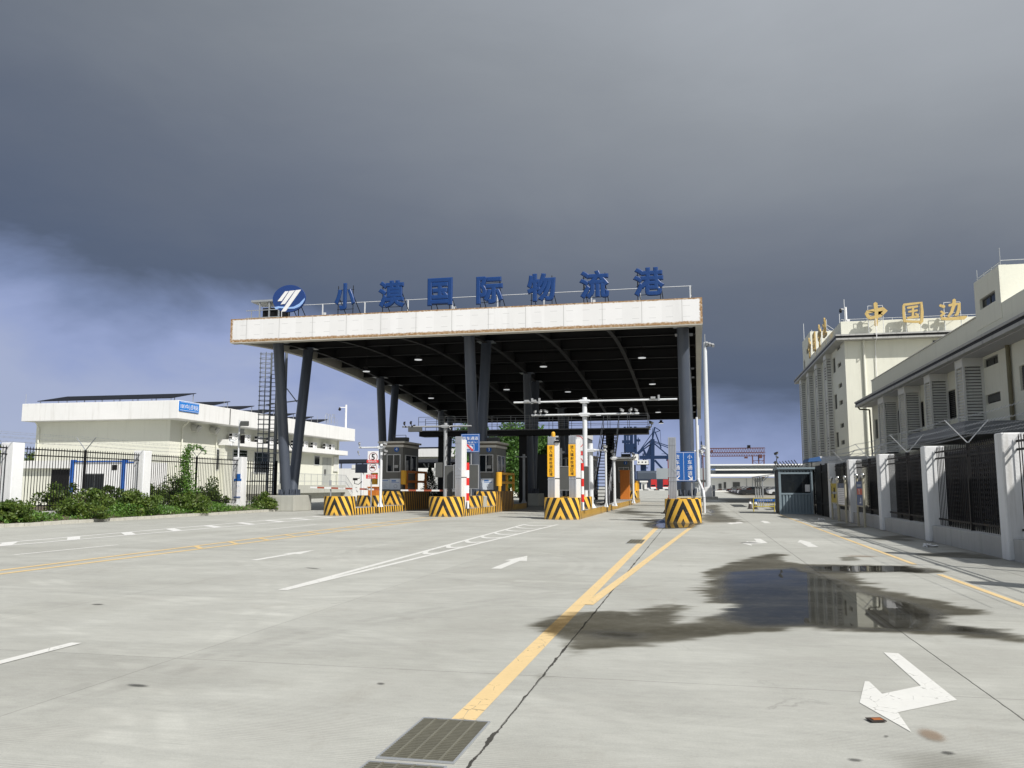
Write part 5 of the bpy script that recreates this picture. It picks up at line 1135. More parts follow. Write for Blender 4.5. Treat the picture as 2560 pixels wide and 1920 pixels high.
def wall_with_holes(y0, y1, z0, z1, x0, x1, holes):
    """a wall slab facing -X cut into strips round its window openings"""
    mb = MB(); ys = sorted({y0, y1, *[h[0] for h in holes], *[h[1] for h in holes]})
    for a, b in zip(ys, ys[1:]):
        hs = sorted([(h[2], h[3]) for h in holes if h[0] <= a+1e-6 and h[1] >= b-1e-6]); z = z0
        for (p, q) in hs:
            if p > z: mb.box(x0, a, z, x1, b, p)
            z = q
        if z < z1: mb.box(x0, a, z, x1, b, z1)
    return mb
gh = thing('gate_office', 'near cream office with white louvred shafts and a long grey eave behind the right fence', 'building', (13.2, 45, 0))
WN = [(66.9, 68.0, 5.12, 6.58), (59.95, 61.7, 5.1, 6.62), (53.75, 55.5, 5.1, 6.62), (47.4, 49.0, 5.1, 6.62), (40.8, 42.75, 7.05, 7.45), (40.82, 42.76, 5.35, 5.78), (36.1, 38.4, 5.52, 6.55)]
part(gh, 'wall', wall_with_holes(14, 68.7, 0, 7.6, 13.2, 13.5, WN).box(13.5, 68.4, 0, 24, 68.7, 7.6).box(13.75, 14, 0, 24, 68.4, 7.5), CREAM)
for w in WN: wallwin(gh, 13.2, *w, bars=0 if w[3]-w[2] < .42 else (7 if w[3]-w[2] < .8 else 14))
part(gh, 'eave', MB().box(12.02, 14, 7.62, 13.9, 68.9, 7.78, 0).box(12.04, 14, 7.781, 13.9, 68.8, 7.92, 1).box(12.0, 14, 7.921, 13.9, 69.0, 8.04, 0).box(12.3, 14, 7.58, 13.19, 68.6, 7.619, 2), [EAVE, BLACKM, M('grey_soffit_paint', (.42, .42, .43), .7, .06)])
part(gh, 'parapet', MB().box(12.62, 14, 8.041, 13.0, 65.4, 9.24).box(13.0, 65.0, 8.041, 24, 65.4, 9.24), CREAM, .02)
part(gh, 'parapet_coping', MB().box(12.58, 41.5, 9.241, 13.04, 65.44, 9.29), SOFF)
th = [(38.75, 40.75, 9.45, 9.92)]
part(gh, 'turret', wall_with_holes(38.12, 41.4, 8.6, 10.85, 12.60, 12.9, th).box(12.9, 38.12, 8.6, 20, 41.4, 10.84), CREAM); wallwin(gh, 12.6, *th[0])
part(gh, 'turret_shade_plate', MB().box(13.3, 38.08, 9.2, 14.4, 38.118, 9.62), M('recess_shade_cream', (.5, .46, .34), .8))  # flat plate standing for a recess, its shade put into the darker cream
mb = MB()
for (a, b) in (((12.7, 38.2, 11.0), (12.7, 41.3, 11.0)), ((12.7, 38.2, 11.05), (19, 38.2, 11.05))): mb.tube(a, b, .018, 5)
for p in ((12.7, 38.2), (12.7, 39.3), (12.7, 40.3), (12.7, 41.2), (14, 38.2), (16, 38.2)): mb.tube((*p, 10.85), (*p, 11.05), .018, 5)
mb.tube((12.7, 38.2, 10.85), (12.7, 38.2, 11.6), .02, 5); mb.tube((12.7, 41.2, 10.85), (12.7, 41.2, 11.4), .02, 5); part(gh, 'roof_conductor', mb, GALV)
for (y0, y1, zb_) in ((42.8, 44.0, 4.5), (48.55, 49.75, 4.5), (54.3, 55.9, 3.8), (60.2, 62.0, 3.8)): louvre(gh, 12.3, 13.2, y0, y1, zb_, 7.6, 7.18, .145)
OLDP = M('stained_old_pipe', (.16, .145, .09), .6, .3, 2, grime=.6, gcol=(.05, .045, .03))
pipe(gh, [(13.05, 39.15, 7.6), (13.08, 39.2, 7.4), (13.08, 39.2, 0)], .09, OLDP); pipe(gh, [(12.15, 68.75, 7.75), (12.3, 68.6, 7.45), (13.0, 68.6, 7.4), (13.1, 68.6, 0)], .06, OLDP)
part(gh, 'entrance_awning', MB().box(10.5, 36.8, 3.66, 13.19, 46.2, 4.14).box(10.55, 36.85, 4.141, 13.19, 46.1, 4.2), AWN, .02)
part(gh, 'ground_floor_shade_sheet', MB().box(13.10, 14, .1, 13.198, 68, 3.4), M('ground_floor_shade', (.05, .05, .055), .5, .1))  # dark sheet on the wall; shade under the awning put into its colour
for k, y in enumerate((30, 34, 37.5, 41, 44.5, 50, 56)): o = part(gh, 'dark_window', MB().box(13.04, y, .6, 13.098, y+2.2, 2.9), LEDM); part(o, 'pane', MB().box(13.02, y+.1, .7, 13.039, y+2.1, 2.8), GLASS)
# tall border building
bt = thing('border_inspection_building', 'tall cream building with rooftop gold characters behind the near office', 'building', (13, 78, 0))
WF = []
for z in (13.95, 12.34, 10.46, 8.9, 6.82, 5.3): WF.append((79.4, 81.3, z, z+.4))
for z in (12.2, 8.75, 5.2): WF.append((82.5, 84.1, z, z+1.4))
for yy in (88.5, 95, 101.5):
    for z in (12.2, 8.75, 5.2, 1.8): WF.append((yy, yy+1.5, z, z+1.4))
part(bt, 'wall', wall_with_holes(77.25, 108, 0, 14.2, 12.85, 13.25, WF).box(13.25, 77.25, 0, 40, 77.65, 14.2).box(13.55, 77.65, 0, 40, 108, 14.1), CREAM)
for w in WF: wallwin(bt, 12.85, *w, bars=0)
part(bt, 'eave', MB().box(12.05, 76.3, 14.20, 41, 109, 14.36, 0).box(12.05, 76.28, 14.361, 41, 109, 14.53, 1).box(12.0, 76.22, 14.531, 41, 109, 14.66, 0), [EAVE, BLACKM])
part(bt, 'parapet', MB().box(12.62, 77.2, 14.661, 40, 77.5, 15.95).box(12.62, 77.5, 14.661, 12.95, 97, 15.95), CREAM, .02)
tw = [(102.5, 103.6, 14.8, 16.3), (99.5, 100.8, 16.6, 17.2)]
part(bt, 'stair_tower', wall_with_holes(97, 104.2, 14.661, 18.66, 12.62, 12.9, tw).box(12.9, 97, 14.661, 18, 104.2, 18.65), CREAM)
for w in tw: wallwin(bt, 12.62, *w)
for (y0, y1) in ((84.5, 86.2), (91, 92.7), (97.6, 99.3), (104.5, 106.2)): louvre(bt, 12.3, 12.85, y0, y1, 2.0, 14.2, 13.75, .26)
pipe(bt, [(14.4, 77.15, 14.2), (14.4, 77.15, 0)], .11); pipe(bt, [(15.3, 76.1, 15.9), (15.3, 76.1, 14.2), (15.35, 77.15, 13.9), (15.35, 77.15, 0)], .035, WHT, 'cable_conduit')
mb = MB().tube((12.7, 77.35, 16.15), (40, 77.35, 16.15), .018, 5)
for k in range(14): mb.tube((12.9+k*2, 77.35, 15.95), (12.9+k*2, 77.35, 16.15), .018, 5)
for (x, y, z, h) in ((12.8, 78.8, 15.95, 1.0), (12.8, 103.9, 18.65, 2.2), (13.0, 77.3, 15.95, 2.0), (12.8, 97.1, 18.65, .2)): mb.tube((x, y, z), (x, y, z+h), .03, 6)
part(bt, 'lightning_rod', mb, POLEW); part(bt, 'front_window', MB().box(20.0, 77.19, 13.3, 22.5, 77.248, 14.0), GLASS)
t = thing('roof_camera_mast', 'white dome camera mast on the corner of the tall building roof', 'camera mast', (13.05, 77.4, 15.95)); mb = MB().tube((13.1, 77.35, 15.95), (13.1, 77.35, 17.25), .11, 10).tube((13.1, 77.35, 17.05), (12.7, 77.3, 17.1), .04, 6).box(13.15, 77.2, 15.95, 13.4, 77.4, 16.15); part(t, 'pole', mb, WHT); part(t, 'dome_camera', MB().tube((12.68, 77.3, 16.9), (12.68, 77.3, 17.12), .13, 10, .07).ball((12.68, 77.3, 16.86), .12, 10), BLACKM)
def brush(strokes, y, d=.12):
    """calligraphic strokes: (x, z, width) points, each a ribbon with rounded ends; later strokes stand 4 mm proud"""
    mb = MB()
    for k, st in enumerate(strokes):
        L, Rr = [], []; P = [Vector((a, b)) for a, b, _ in st]
        for i, (a, b, w) in enumerate(st):
            d0 = (P[min(i+1, len(P)-1)]-P[max(i-1, 0)]).normalized(); nn = Vector((-d0.y, d0.x)); L.append(P[i]+nn*w*.62); Rr.append(P[i]-nn*w*.62)
        e = (P[-1]-P[-2]).normalized()*st[-1][2]*.4; s0 = (P[0]-P[1]).normalized()*st[0][2]*.4
        poly = [P[0]+s0]+L+[P[-1]+e]+Rr[::-1]; yy = y-.004*k
        mb.prism([(p.x, yy, p.y) for p in poly][::-1], (0, d+.004*k, 0))
    return mb
ZH = [[(-.78, .12, .2), (-.62, -.18, .24), (-.5, -.35, .2)], [(-.72, .2, .22), (0, .33, .24), (.62, .42, .26), (.82, .28, .26), (.5, -.05, .2), (.3, -.2, .16)], [(-.5, -.34, .2), (0, -.26, .2), (.42, -.16, .2)], [(.02, .95, .26), (.06, .2, .24), (.02, -.5, .22), (-.02, -1.0, .2)]]
GU = [[(-.72, .7, .16), (-.76, 0, .17), (-.7, -.75, .2)], [(-.72, .74, .16), (0, .8, .16), (.72, .86, .18), (.74, 0, .19), (.66, -.8, .2), (.5, -.95, .18)], [(-.62, -.72, .16), (0, -.8, .16), (.6, -.82, .16)], [(-.42, .45, .14), (0, .5, .15), (.4, .55, .14)], [(-.36, .1, .12), (0, .14, .14), (.36, .2, .13)], [(.02, .5, .14), (0, .1, .14), (-.04, -.38, .15)], [(-.48, -.45, .14), (0, -.38, .17), (.44, -.36, .14)], [(.2, -.08, .12), (.38, -.25, .16)]]
BI = [[(-.92, .52, .14), (-.6, .38, .2)], [(-.86, .02, .14), (-.66, -.16, .2), (-.9, -.36, .14)], [(-.85, -.56, .2), (-.4, -.62, .18), (.2, -.6, .2), (.8, -.56, .24), (.98, -.48, .1)], [(-.25, .48, .16), (.2, .54, .18), (.5, .58, .2), (.46, .1, .2), (.28, -.3, .18), (.14, -.32, .12)], [(.16, .92, .2), (.1, .45, .2), (-.1, -.1, .18), (-.35, -.42, .12)]]
def goldsign(name_lab, strokes, x, z, s, rot=0, y=76.22):
    t = thing('gold_letter', name_lab, 'letter', (x, y, 14.66), 'gold rooftop characters')
    mb = brush(strokes, 0); mt = Matrix.Translation((x, y, z)) @ Matrix.Rotation(rot, 4, 'Z') @ Matrix.Diagonal((s, 1, s, 1)); mb.v = [tuple(mt @ Vector(p)) for p in mb.v]; part(t, 'character', mb, GOLD)
    fr_ = MB(); q = Matrix.Translation((x, y, 0)) @ Matrix.Rotation(rot, 4, 'Z')
    def W3(a, b, c): return tuple(q @ Vector((a, b, c)))
    for sx in (-.6, .6): fr_.tube(W3(sx*s, .15, 14.7), W3(sx*s, .15, z+.75*s), .025, 6); fr_.tube(W3(sx*s, .15, z+.3), W3(sx*s, 1.3, 15.7), .02, 6)
    for zz in (z+.75*s, z-.1, z-.45*s): fr_.tube(W3(-.6*s, .15, zz), W3(.6*s, .15, zz), .022, 6)
    part(t, 'support_frame', fr_, POLEW); return t
goldsign('gold rooftop character 中 nearest the roof corner', ZH, 15.35, 16.32, 1.0)
goldsign('gold rooftop character 国 in the middle of the front row', GU, 18.33, 16.3, .98)
goldsign('gold rooftop character 边 partly above the near office roof', BI, 21.45, 16.3, 1.06)
for i, (y, st, lab) in enumerate([(82.6, BI, 'nearest'), (86.2, ZH, 'second'), (90.0, GU, 'third'), (93.8, ZH, 'farthest')]):
    goldsign(f'gold character seen edge on along the side roof, {lab} of that row', st, 12.0, 16.3, 1.05, R(-90), y)

# ------------------------------------------------------------------ guard booth, barrier and boards on the right
gb = thing('guard_booth', 'blue-grey corrugated guard booth with wide dark windows at the end of the right fence', 'guard booth', (5.45, 51, 0))
x0, x1, y0, y1 = 4.55, 6.42, 51.0, 53.6
for (a, b, c, d) in ((x0, y0, x0+.13, y0+.13), (x1-.13, y0, x1, y0+.13), (x0, y1-.13, x0+.13, y1), (x1-.13, y1-.13, x1, y1)): part(gb, 'corner_post', MB().box(a, b, 0, c, d, 2.62), CONT, .008)
for z in (0, 1.10, 2.28): part(gb, 'rail', MB().box(x0+.132, y0+.01, z, x1-.132, y0+.12, z+.1), CONT, .008)
mb = MB(); pp = []
for k in range(9): a = x0+.14+(x1-x0-.28)*k/9; w = (x1-x0-.28)/9; pp += [(a, y0+.085, .101), (a+w*.3, y0+.085, .101), (a+w*.42, y0+.03, .101), (a+w*.88, y0+.03, .101)]
pp += [(x1-.14, y0+.085, .101), (x1-.14, y0+.10, .101), (x0+.14, y0+.10, .101)]; mb.prism(pp, (0, 0, .998))
part(gb, 'corrugated_panel', mb, CONT); mb = MB()
for k in range(9): a = x0+.14+(x1-x0-.28)*k/9; w = (x1-x0-.28)/9; mb.box(a+.02, y0+.05, 2.382, a+w*.7, y0+.1, 2.52)
part(gb, 'vent_grille', mb, CONT)
part(gb, 'side_wall', MB().box(x0+.03, y0+.13, .05, x0+.09, y1-.13, 2.5), BLACKM); part(gb, 'back_wall', MB().box(x0+.14, y1-.09, .05, x1-.02, y1-.03, 2.5).box(x1-.09, y0+.135, .05, x1-.03, y1-.135, 2.5), LEDM)  # left wall in black: its shade is put into the colour
o = part(gb, 'window', MB().box(x0+.14, y0+.05, 1.201, x1-.14, y0+.06, 2.279), GLASS); part(o, 'paper_notice', MB().box(x1-.42, y0+.035, 1.28, x1-.16, y0+.048, 1.68), WHT)
part(gb, 'roof', MB().box(x0-.08, y0-.08, 2.53, x1+.75, y1+.1, 2.64).box(x0-.08, y0-.1, 2.56, x1+.75, y0-.081, 2.66), CONT, .01)
mb = MB()
for k in range(8): x = x0-.05+k*.17; mb.bar((x+.35, 53.4, 2.64), (x, 53.2, 3.02+.02*k), .035); mb.bar((x+.35, 53.4, 2.64), (x+.6, 53.6, 2.95), .025)
part(gb, 'roof_spikes', mb, BLACKM)
mb = MB().path([(4.6, 50.95, 2.64), (4.45, 50.8, 3.0), (4.5, 50.7, 3.3)], .025, 6); camera_head(mb, (4.45, 50.8, 3.35), 1, .2, .8); camera_head(mb, (4.42, 50.85, 2.85), -1, .1, .7); part(gb, 'camera', mb, LEDM)
mb = MB()
for k in range(9): mb.box(6.62+k*.07, 51.5, .05, 6.65+k*.07, 51.53, 2.4)
for z in (.1, 1.1, 2.35): mb.box(6.58, 51.52, z, 7.25, 51.56, z+.06)
mb.box(6.52, 51.45, 0, 6.6, 51.6, 2.5).box(7.2, 51.4, 0, 7.45, 51.7, 2.9)
solo('side_gate', mb, BLACKM, 'narrow black barred gate between the guard booth and the right fence', 'gate', (6.9, 51.5, 0))
solo('black_panel_gate', MB().box(6.55, 46.2, 0, 6.62, 50.8, 2.72).box(6.5, 48.2, 0, 6.56, 48.4, 2.8).box(6.52, 46.2, .6, 6.549, 50.8, .7).box(6.52, 46.2, 2.3, 6.549, 50.8, 2.4), BLACKM, 'closed black sheet gate behind the leaning notice boards', 'gate', (6.6, 48.5, 0), bevel=.01)
t = thing('blue_awning', 'blue awning roof showing above the closed black gate', 'awning', (7.4, 58, 0)); part(t, 'canopy', MB().prism([(7.0, 57.5, 3.15), (7.85, 57.5, 3.2), (7.75, 57.5, 3.5), (7.1, 57.5, 3.38)], (0, 3, 0)), M('awning_blue', (.05, .13, .32), .6)); part(t, 'post', MB().tube((7.4, 59, 0), (7.4, 59, 3.2), .05, 8), GALV)  # blue awning roof on a single post
t = thing('white_canopy_slab', 'white flat canopy slab behind the closed black gate', 'canopy', (9, 60, 0)); part(t, 'slab', MB().box(7.9, 59, 3.0, 12.8, 64, 3.55), WHITE); part(t, 'pier', MB().box(8.1, 61, 0, 8.5, 61.4, 3.0), WHITE)
yb = thing('crowd_barrier', 'yellow steel crowd barrier with a blue banner left of the guard booth', 'barrier', (4.0, 56, 0)); mb = MB()
for z in (.3, .82): mb.tube((3.42, 56, z), (4.68, 56, z), .03, 8)
for x in (3.42, 4.68): mb.tube((x, 56, 0), (x, 56, .85), .03, 8); mb.bar((x, 55.8, .02), (x, 56.2, .02), .05)
for k in range(8): x = 3.52+k*.145; mb.bar((x, 56, .3), (x+.05, 56, .62), .06, .02)
part(yb, 'frame', mb, M('pale_yellow_paint', (.50, .40, .06), .5, .1)); o = part(yb, 'banner', MB().box(3.5, 55.94, .62, 4.72, 55.96, .80), SIGNB); mb = MB(); put_text(mb, '小漠国际物流港', (4.1, 55.935, .71), h=.11, w=.95); part(o, 'lettering', mb, PALEBLUE)
sh = thing('post_shelter', 'small grey shelter roof on posts behind the crowd barrier', 'shelter', (5, 68, 0)); part(sh, 'roof', MB().prism([(4.5, 66, 2.28), (5.6, 66, 2.45), (5.6, 66, 2.52), (4.5, 66, 2.36)], (0, 9, 0)), GALV)
for y in (66.3, 69, 71.7, 74.4): part(sh, 'post', MB().tube((4.75, y, 0), (4.75, y, 2.3), .06, 8).bar((4.75, y, 1.9), (5.2, y, 2.35), .06).bar((4.75, y, 1.9), (4.55, y, 2.28), .04), GALV)
for i, (x, y) in enumerate([(3.55, 62), (3.85, 61.0)]):
    t = thing('traffic_cone', ['dark reflective traffic cone left of the crowd barrier', 'traffic cone just behind the crowd barrier end'][i], 'traffic cone', (x, y, 0), 'traffic cones'); part(t, 'cone', MB().tube((x, y, .03), (x, y, .72), .15, 14, .03), M('dark_cone', (.06, .05, .05), .6)); part(t, 'band', MB().tube((x, y, .35), (x, y, .5), .107, 14, .075), WHT); part(t, 'foot', MB().box(x-.2, y-.2, 0, x+.2, y+.2, .03), BLACKM)
def board(label, ya, yb_, zt, z0_, z1_, lean=0, kind=0):
    t = thing('notice_board', label, 'notice board', (6.27, (ya+yb_)/2, 0), 'notice boards by the right fence'); mb = MB(); ms = MB(); X = 6.27
    for y in (ya, yb_): mb.tube((X, y, 0), (X, y+lean, zt), .045, 10); ms.ball((X, y+lean, zt+.09), .085, 12).tube((X, y+lean, zt-.0), (X, y+lean, zt+.03), .07, 10)
    mb.bar((X, ya+lean*.4, z0_-.03), (X, yb_+lean*.4, z0_-.03), .05); part(t, 'post', mb, M('weathered_cream_post', (.42, .39, .29), .6, .1, 3, grime=.4)); part(t, 'finial', ms, STAINLESS)
    a, b = ya-.08, yb_+.08
    if kind == 0:
        z = (z0_+z1_)/2; o = part(t, 'panel', MB().box(X-.03, yb_+.06, z0_, X+.02, ya-.06, z-.06).box(X-.03, yb_+.06, z+.06, X+.02, ya-.06, z1_), MUST); mb = MB()
        for zz in (z0_+.3, z1_-.3): put_text(mb, '减速', (X-.035, (ya+yb_)/2-.2, zz), LEFTF, h=.22); put_text(mb, '（', (X-.035, (ya+yb_)/2+.6, zz), LEFTF, h=.35)
        part(o, 'lettering', mb, BLK)
    elif kind == 1:
        o = part(t, 'panel', MB().box(X-.03, yb_+.06, z0_, X+.02, ya-.06, z1_-.22), SIGNW); part(o, 'header', MB().box(X-.032, yb_+.06, z1_-.219, X+.021, ya-.06, z1_), M('slate_header', (.10, .13, .20), .5)); mb = MB()
        for k in range(9): mb.box(X-.034, yb_+.18, z0_+.08+k*.08, X-.0305, ya-.18-.1*(k % 3), z0_+.10+k*.08)
        put_text(mb, '通知', (X-.036, (ya+yb_)/2, z1_-.11), LEFTF, h=.1); part(o, 'lettering', mb, M('print_grey', (.3, .3, .32), .6))
    else:
        o = part(t, 'panel', MB().box(X-.03, yb_+.05, z0_, X+.02, ya-.05, z1_), M('slate_blue_board', (.05, .09, .21), .5)); part(o, 'red_patch', MB().box(X-.034, yb_+.05, z0_+.42, X-.0305, ya-.2, z0_+.66), M('board_red', (.50, .09, .05), .5)); mb = MB()
        put_text(mb, '注意安全', (X-.036, (ya+yb_)/2, z0_+.78), LEFTF, h=.09, w=.8); put_text(mb, '禁止', (X-.0365, (ya+yb_)/2, z0_+.59), LEFTF, h=.1); put_text(mb, '停车', (X-.0365, (ya+yb_)/2, z0_+.48), LEFTF, h=.08); mb.box(X-.034, yb_+.4, z0_+.12, X-.0305, yb_+.5, z0_+.3).box(X-.034, yb_+.4, z0_+.08, X-.0305, yb_+.75, z0_+.12); part(o, 'lettering', mb, SIGNW)
    return t
board('mustard yellow two-panel board farthest along the right fence', 43.1, 41.35, 1.86, .84, 1.72, 0, 0)
board('grey-white notice board with dark header by the right fence', 41.1, 39.2, 1.88, .78, 1.72, 0, 1)
board('narrow blue board with a red patch by the right fence', 36.4, 35.05, 1.93, .84, 1.78, 0, 2)

# ------------------------------------------------------------------ yard beyond: masts, warehouse, gantry, cranes, cars, trucks
t = thing('light_mast', 'tall white light mast rising right of the canopy corner', 'light mast', (1.12, 105, 0)); part(t, 'pole', MB().tube((1.2, 105, 1.4), (1.28, 105, 19.2), .33, 16, .22), POLEW); part(t, 'base_box', MB().box(.75, 104.5, .32, 1.65, 105.5, 1.45), WHT, .03)
mb = MB()
for k in range(3): mb.obox((1.5+k*.35, 104.8, 19.0-k*.12), .3, .5, .35, .3, .5); 
mb.tube((1.3, 105, 18.6), (2.3, 105, 18.9), .05, 6); mb.path([(1.28, 105, 19.2), (1.28, 105, 20.2)], .06, 6); part(t, 'floodlight', mb, POLEG)
t = thing('camera_mast', 'slim white camera mast just right of the canopy column', 'camera mast', (.14, 104, .32)); part(t, 'pole', MB().tube((.14, 104, .32), (.16, 104, 8.9), .12, 12).tube((.14, 103.9, 5.8), (-.9, 103.9, 5.7), .1, 8), POLEW); mb = MB(); camera_head(mb, (.75, 103.9, 5.9), -1, .2, 2.2); camera_head(mb, (.4, 103.9, 5.6), 1, .2, 1.6); part(t, 'camera', mb, POLEW)
wh = thing('warehouse', 'long white warehouse with stepped roofs across the yard', 'building', (40, 238, 0)); ky = 236/180
def wq(x, z): return x*ky, 1.6+(z-1.6)*ky
for nm, (xa, za), (xb, zb__), dy, mt in [('wall', (2.7, -.1), (30, 3.3), 2, WARE), ('upper_wall', (2.7, 4.15), (30, 5.95), 9, WAREG)]:
    a, b = wq(xa, za), wq(xb, zb__); part(wh, nm, MB().box(a[0], 236+dy, max(0, a[1]), b[0], 262, b[1]), mt)
for nm, z0_, z1_, d0, d1 in (('lower_roof', 3.5, 4.15, 0, 9), ('band_roof', 4.9, 5.3, 7, 9.2), ('upper_roof', 5.95, 6.5, 7, 26)):
    a, b = wq(2.6, z0_), wq(30, z1_); part(wh, nm, MB().prism([(a[0], 236+d0, a[1]), (a[0], 236+d1, b[1]), (a[0], 236+d1, b[1]+.1), (a[0], 236+d0, a[1]+.25)], (b[0]-a[0], 0, 0)), WARE)
a, b = wq(3.82, 4.2), wq(30, 4.86); part(wh, 'dark_window_band', MB().box(a[0], 244.2, a[1], b[0], 244.9, b[1]), M('warehouse_dark_band', (.035, .045, .06), .4))
a, b = wq(2.75, 4.95), wq(3.7, 5.25); o = part(wh, 'blue_sign', MB().box(a[0], 242.9, a[1], b[0], 242.98, b[1]), SIGNB); mb = MB(); put_text(mb, '港口仓库', ((a[0]+b[0])/2, 242.88, (a[1]+b[1])/2), h=.3, w=1.05); part(o, 'lettering', mb, PALEBLUE)
for (xa, xb, z0_, z1_) in ((4.2, 4.8, .9, 2.1), (5.25, 5.7, .9, 2.4), (7.07, 8.49, .9, 2.4), (16, 17.4, .9, 2.4)):
    a, b = wq(xa, z0_), wq(xb, z1_); part(wh, 'dark_door', MB().box(a[0], 237.85, a[1], b[0], 237.95, b[1]), LEDM)
for x in (9.8, 11.0): a = wq(x, 3.2); part(wh, 'downpipe', MB().box(a[0], 237.8, 0, a[0]+.12, 237.92, a[1]), WAREG)
gc = thing('gantry_crane', 'rust-red lattice gantry crane standing behind the white warehouse', 'crane', (12, 275, 0)); kg = 275/240
def gq(x, z): return (x*kg, 275, 1.6+(z-1.6)*kg)
mb = MB(); zs = (12.0, 10.8, 9.83); N_ = 26
for z in zs:
    for dy in (0, 3): p, q = gq(1.3, z), gq(18.2, z); mb.bar((p[0], 275+dy, p[2]), (q[0], 275+dy, q[2]), .16)
for zi in (0, 1):
    for i in range(N_*2):
        p, q = gq(1.3+16.9*i/(2*N_), zs[zi+(i % 2)]), gq(1.3+16.9*(i+1)/(2*N_), zs[zi+((i+1) % 2)]); mb.bar(p, q, .11)
part(gc, 'lattice_girder', mb, CRRED); mb = MB()
for x0_, x1_ in ((1.5, 1.5), (14.8, 14.9), (16.4, 16.5), (17.9, 17.4)): p, q = gq(x0_, 10), gq(x1_, 1.6); mb.bar(p, (q[0], 275, 0), .35)
for z in (8.5, 7.2): mb.bar(gq(14.8, z), gq(17.7, z), .15); mb.bar(gq(14.8, z), gq(16.4, z-1.2), .1); mb.bar(gq(16.4, z-1.2), gq(17.6, z), .1)
part(gc, 'leg', mb, CRRED); p = gq(14.0, 12.4); part(gc, 'trolley', MB().box(p[0]-.5, 274.5, p[2]-.4, p[0]+.4, 277, p[2]+.4), BLACKM); p = gq(4.0, 11.3); part(gc, 'motor_house', MB().box(p[0]-.4, 274.6, p[2]-.4, p[0]+.4, 276, p[2]+.2), CRRED)
p = gq(16.9, 9.7); q = gq(13.1, 9.4); part(gc, 'cab', MB().box(p[0]-.5, 274.4, p[2]-.6, p[0]+.5, 276, p[2]+.5), CRRED); part(gc, 'hook_block', MB().box(q[0]-.5, 274.4, q[2]-.3, q[0]+.5, 276, q[2]+.2), CRRED)
KC = 420/300
def cq(x, z, y=420): return (x*KC, y, 1.6+(z-1.6)*KC)
c1 = thing('harbour_crane', 'dark blue quay crane with a pointed mast right of the stair', 'crane', (-21, 420, 0))
def beams(parent, name, segs, mat=CRBLUE):
    mb = MB()
    for a, b, w in segs: mb.bar(cq(*a), cq(*b), w*KC, w*KC)
    return part(parent, name, mb, mat)
beams(c1, 'mast', [((-15.3, 17.6), (-14.4, 22.2), .55), ((-14.4, 22.2), (-12.5, 21.0), .3), ((-12.5, 21.0), (-13.6, 20.6), .2), ((-14.1, 20.4), (-12.5, 21.0), .25), ((-14.3, 20.6), (-12.3, 14.8), .42), ((-12.5, 21), (-12.3, 15), .12), ((-15.4, 17.8), (-15.1, 21.8), .2)])
beams(c1, 'tower', [((-15.2, 18), (-15.6, 0), 1.35), ((-15.6, 17.2), (-15.1, 16.6), 1.9), ((-15.4, 16.8), (-17.9, 10.8), .75), ((-16.9, 11.0), (-18.7, 15.0), .6), ((-15.3, 15.8), (-17.0, 11.2), 1.0), ((-18.6, 14.2), (-20.6, 12.6), .5), ((-16.2, 11), (-17.2, 12.4), .3)])
beams(c1, 'boom', [((-20.7, 13.1), (-15.5, 17.8), .45), ((-20.5, 13.0), (-15.6, 16.4), .4), ((-15.0, 17.0), (-9.0, 14.6), .28), ((-15.0, 17.4), (-8.9, 15.2), .28), ((-14.6, 16.4), (-9.7, 12.0), .45), ((-20.5, 13.0), (-14.6, 21.0), .26), ((-18.8, 15.2), (-17.8, 11.5), .25)])
beams(c1, 'bridge', [((-19.9, 11.6), (-9.8, 11.6), 1.15), ((-14.6, 10.6), (-11.5, 7.0), .7), ((-10, 12.6), (-9.6, 5), .3), ((-12.2, 12.8), (-10.2, 12.8), .15)])
part(c1, 'cab', MB().box(-10.6*KC, 418, 13.8, -9.9*KC, 421, 15.6), CRBLUE)
c2 = thing('harbour_crane', 'dark blue quay crane with a broad turret left of the pointed one', 'crane', (-32, 421, 0))
beams(c2, 'turret', [((-24.9, 13.2), (-24.9, 22.5), .7), ((-23.9, 13.2), (-23.8, 22.5), .55), ((-25.2, 19.5), (-22.5, 19.5), .4), ((-25.2, 21.5), (-22.5, 21.5), .6), ((-23.2, 13.4), (-23.2, 16.5), 3.0), ((-22.9, 13), (-22.7, 22.5), .7), ((-25.9, 17.2), (-22.6, 17.2), 1.0), ((-24.8, 14.5), (-24.8, 20), .9), ((-22.2, 22), (-22.3, 15), .4), ((-21.2, 22.5), (-21.2, 13), .9), ((-22.4, 15.8), (-20.9, 15.8), 1.4), ((-20.2, 18.6), (-20.2, 16.0), .3), ((-20.8, 17.6), (-19.5, 17.6), .8)])
beams(c2, 'base_column', [((-18.6, 9), (-18.6, 0), 1.9), ((-20.9, 9.1), (-16.6, 9.1), .35), ((-19.6, 8.0), (-17.0, 7.9), .3), ((-22.0, 9), (-22.0, 0), 1.4), ((-20.6, 6.8), (-20.6, 0), 1.0), ((-18.6, 13), (-18.4, 9), .5)])
part(c2, 'machinery_house', MB().box(-22.4*KC, 418, 14.2, -20.3*KC, 424, 17.1), WARE); part(c2, 'cab', MB().box(-20.6*KC, 417, 12.1, -16.8*KC, 423, 14.2), WARE)
mb = MB()
for (xx, zz) in ((-22.0, 15.4), (-21.2, 15.4), (-20.0, 12.9), (-18.8, 12.9), (-17.6, 12.9)): mb.box(xx*KC-.3, 416.9, zz, xx*KC+.3, 416.98 if zz < 14 else 417.98, zz+.6)
part(c2, 'cab_window', mb, GLASS)
mb = MB()
for k in range(6): a = k*1.05; mb.bar(cq(1.6+.5*math.cos(a), 2), cq(1.5+.15*math.cos(a), 17), .2)
mb.bar(cq(.3, 13.2), cq(2.7, 13.2), .7); mb.bar(cq(1.5, 17), cq(1.5, 19), .2)
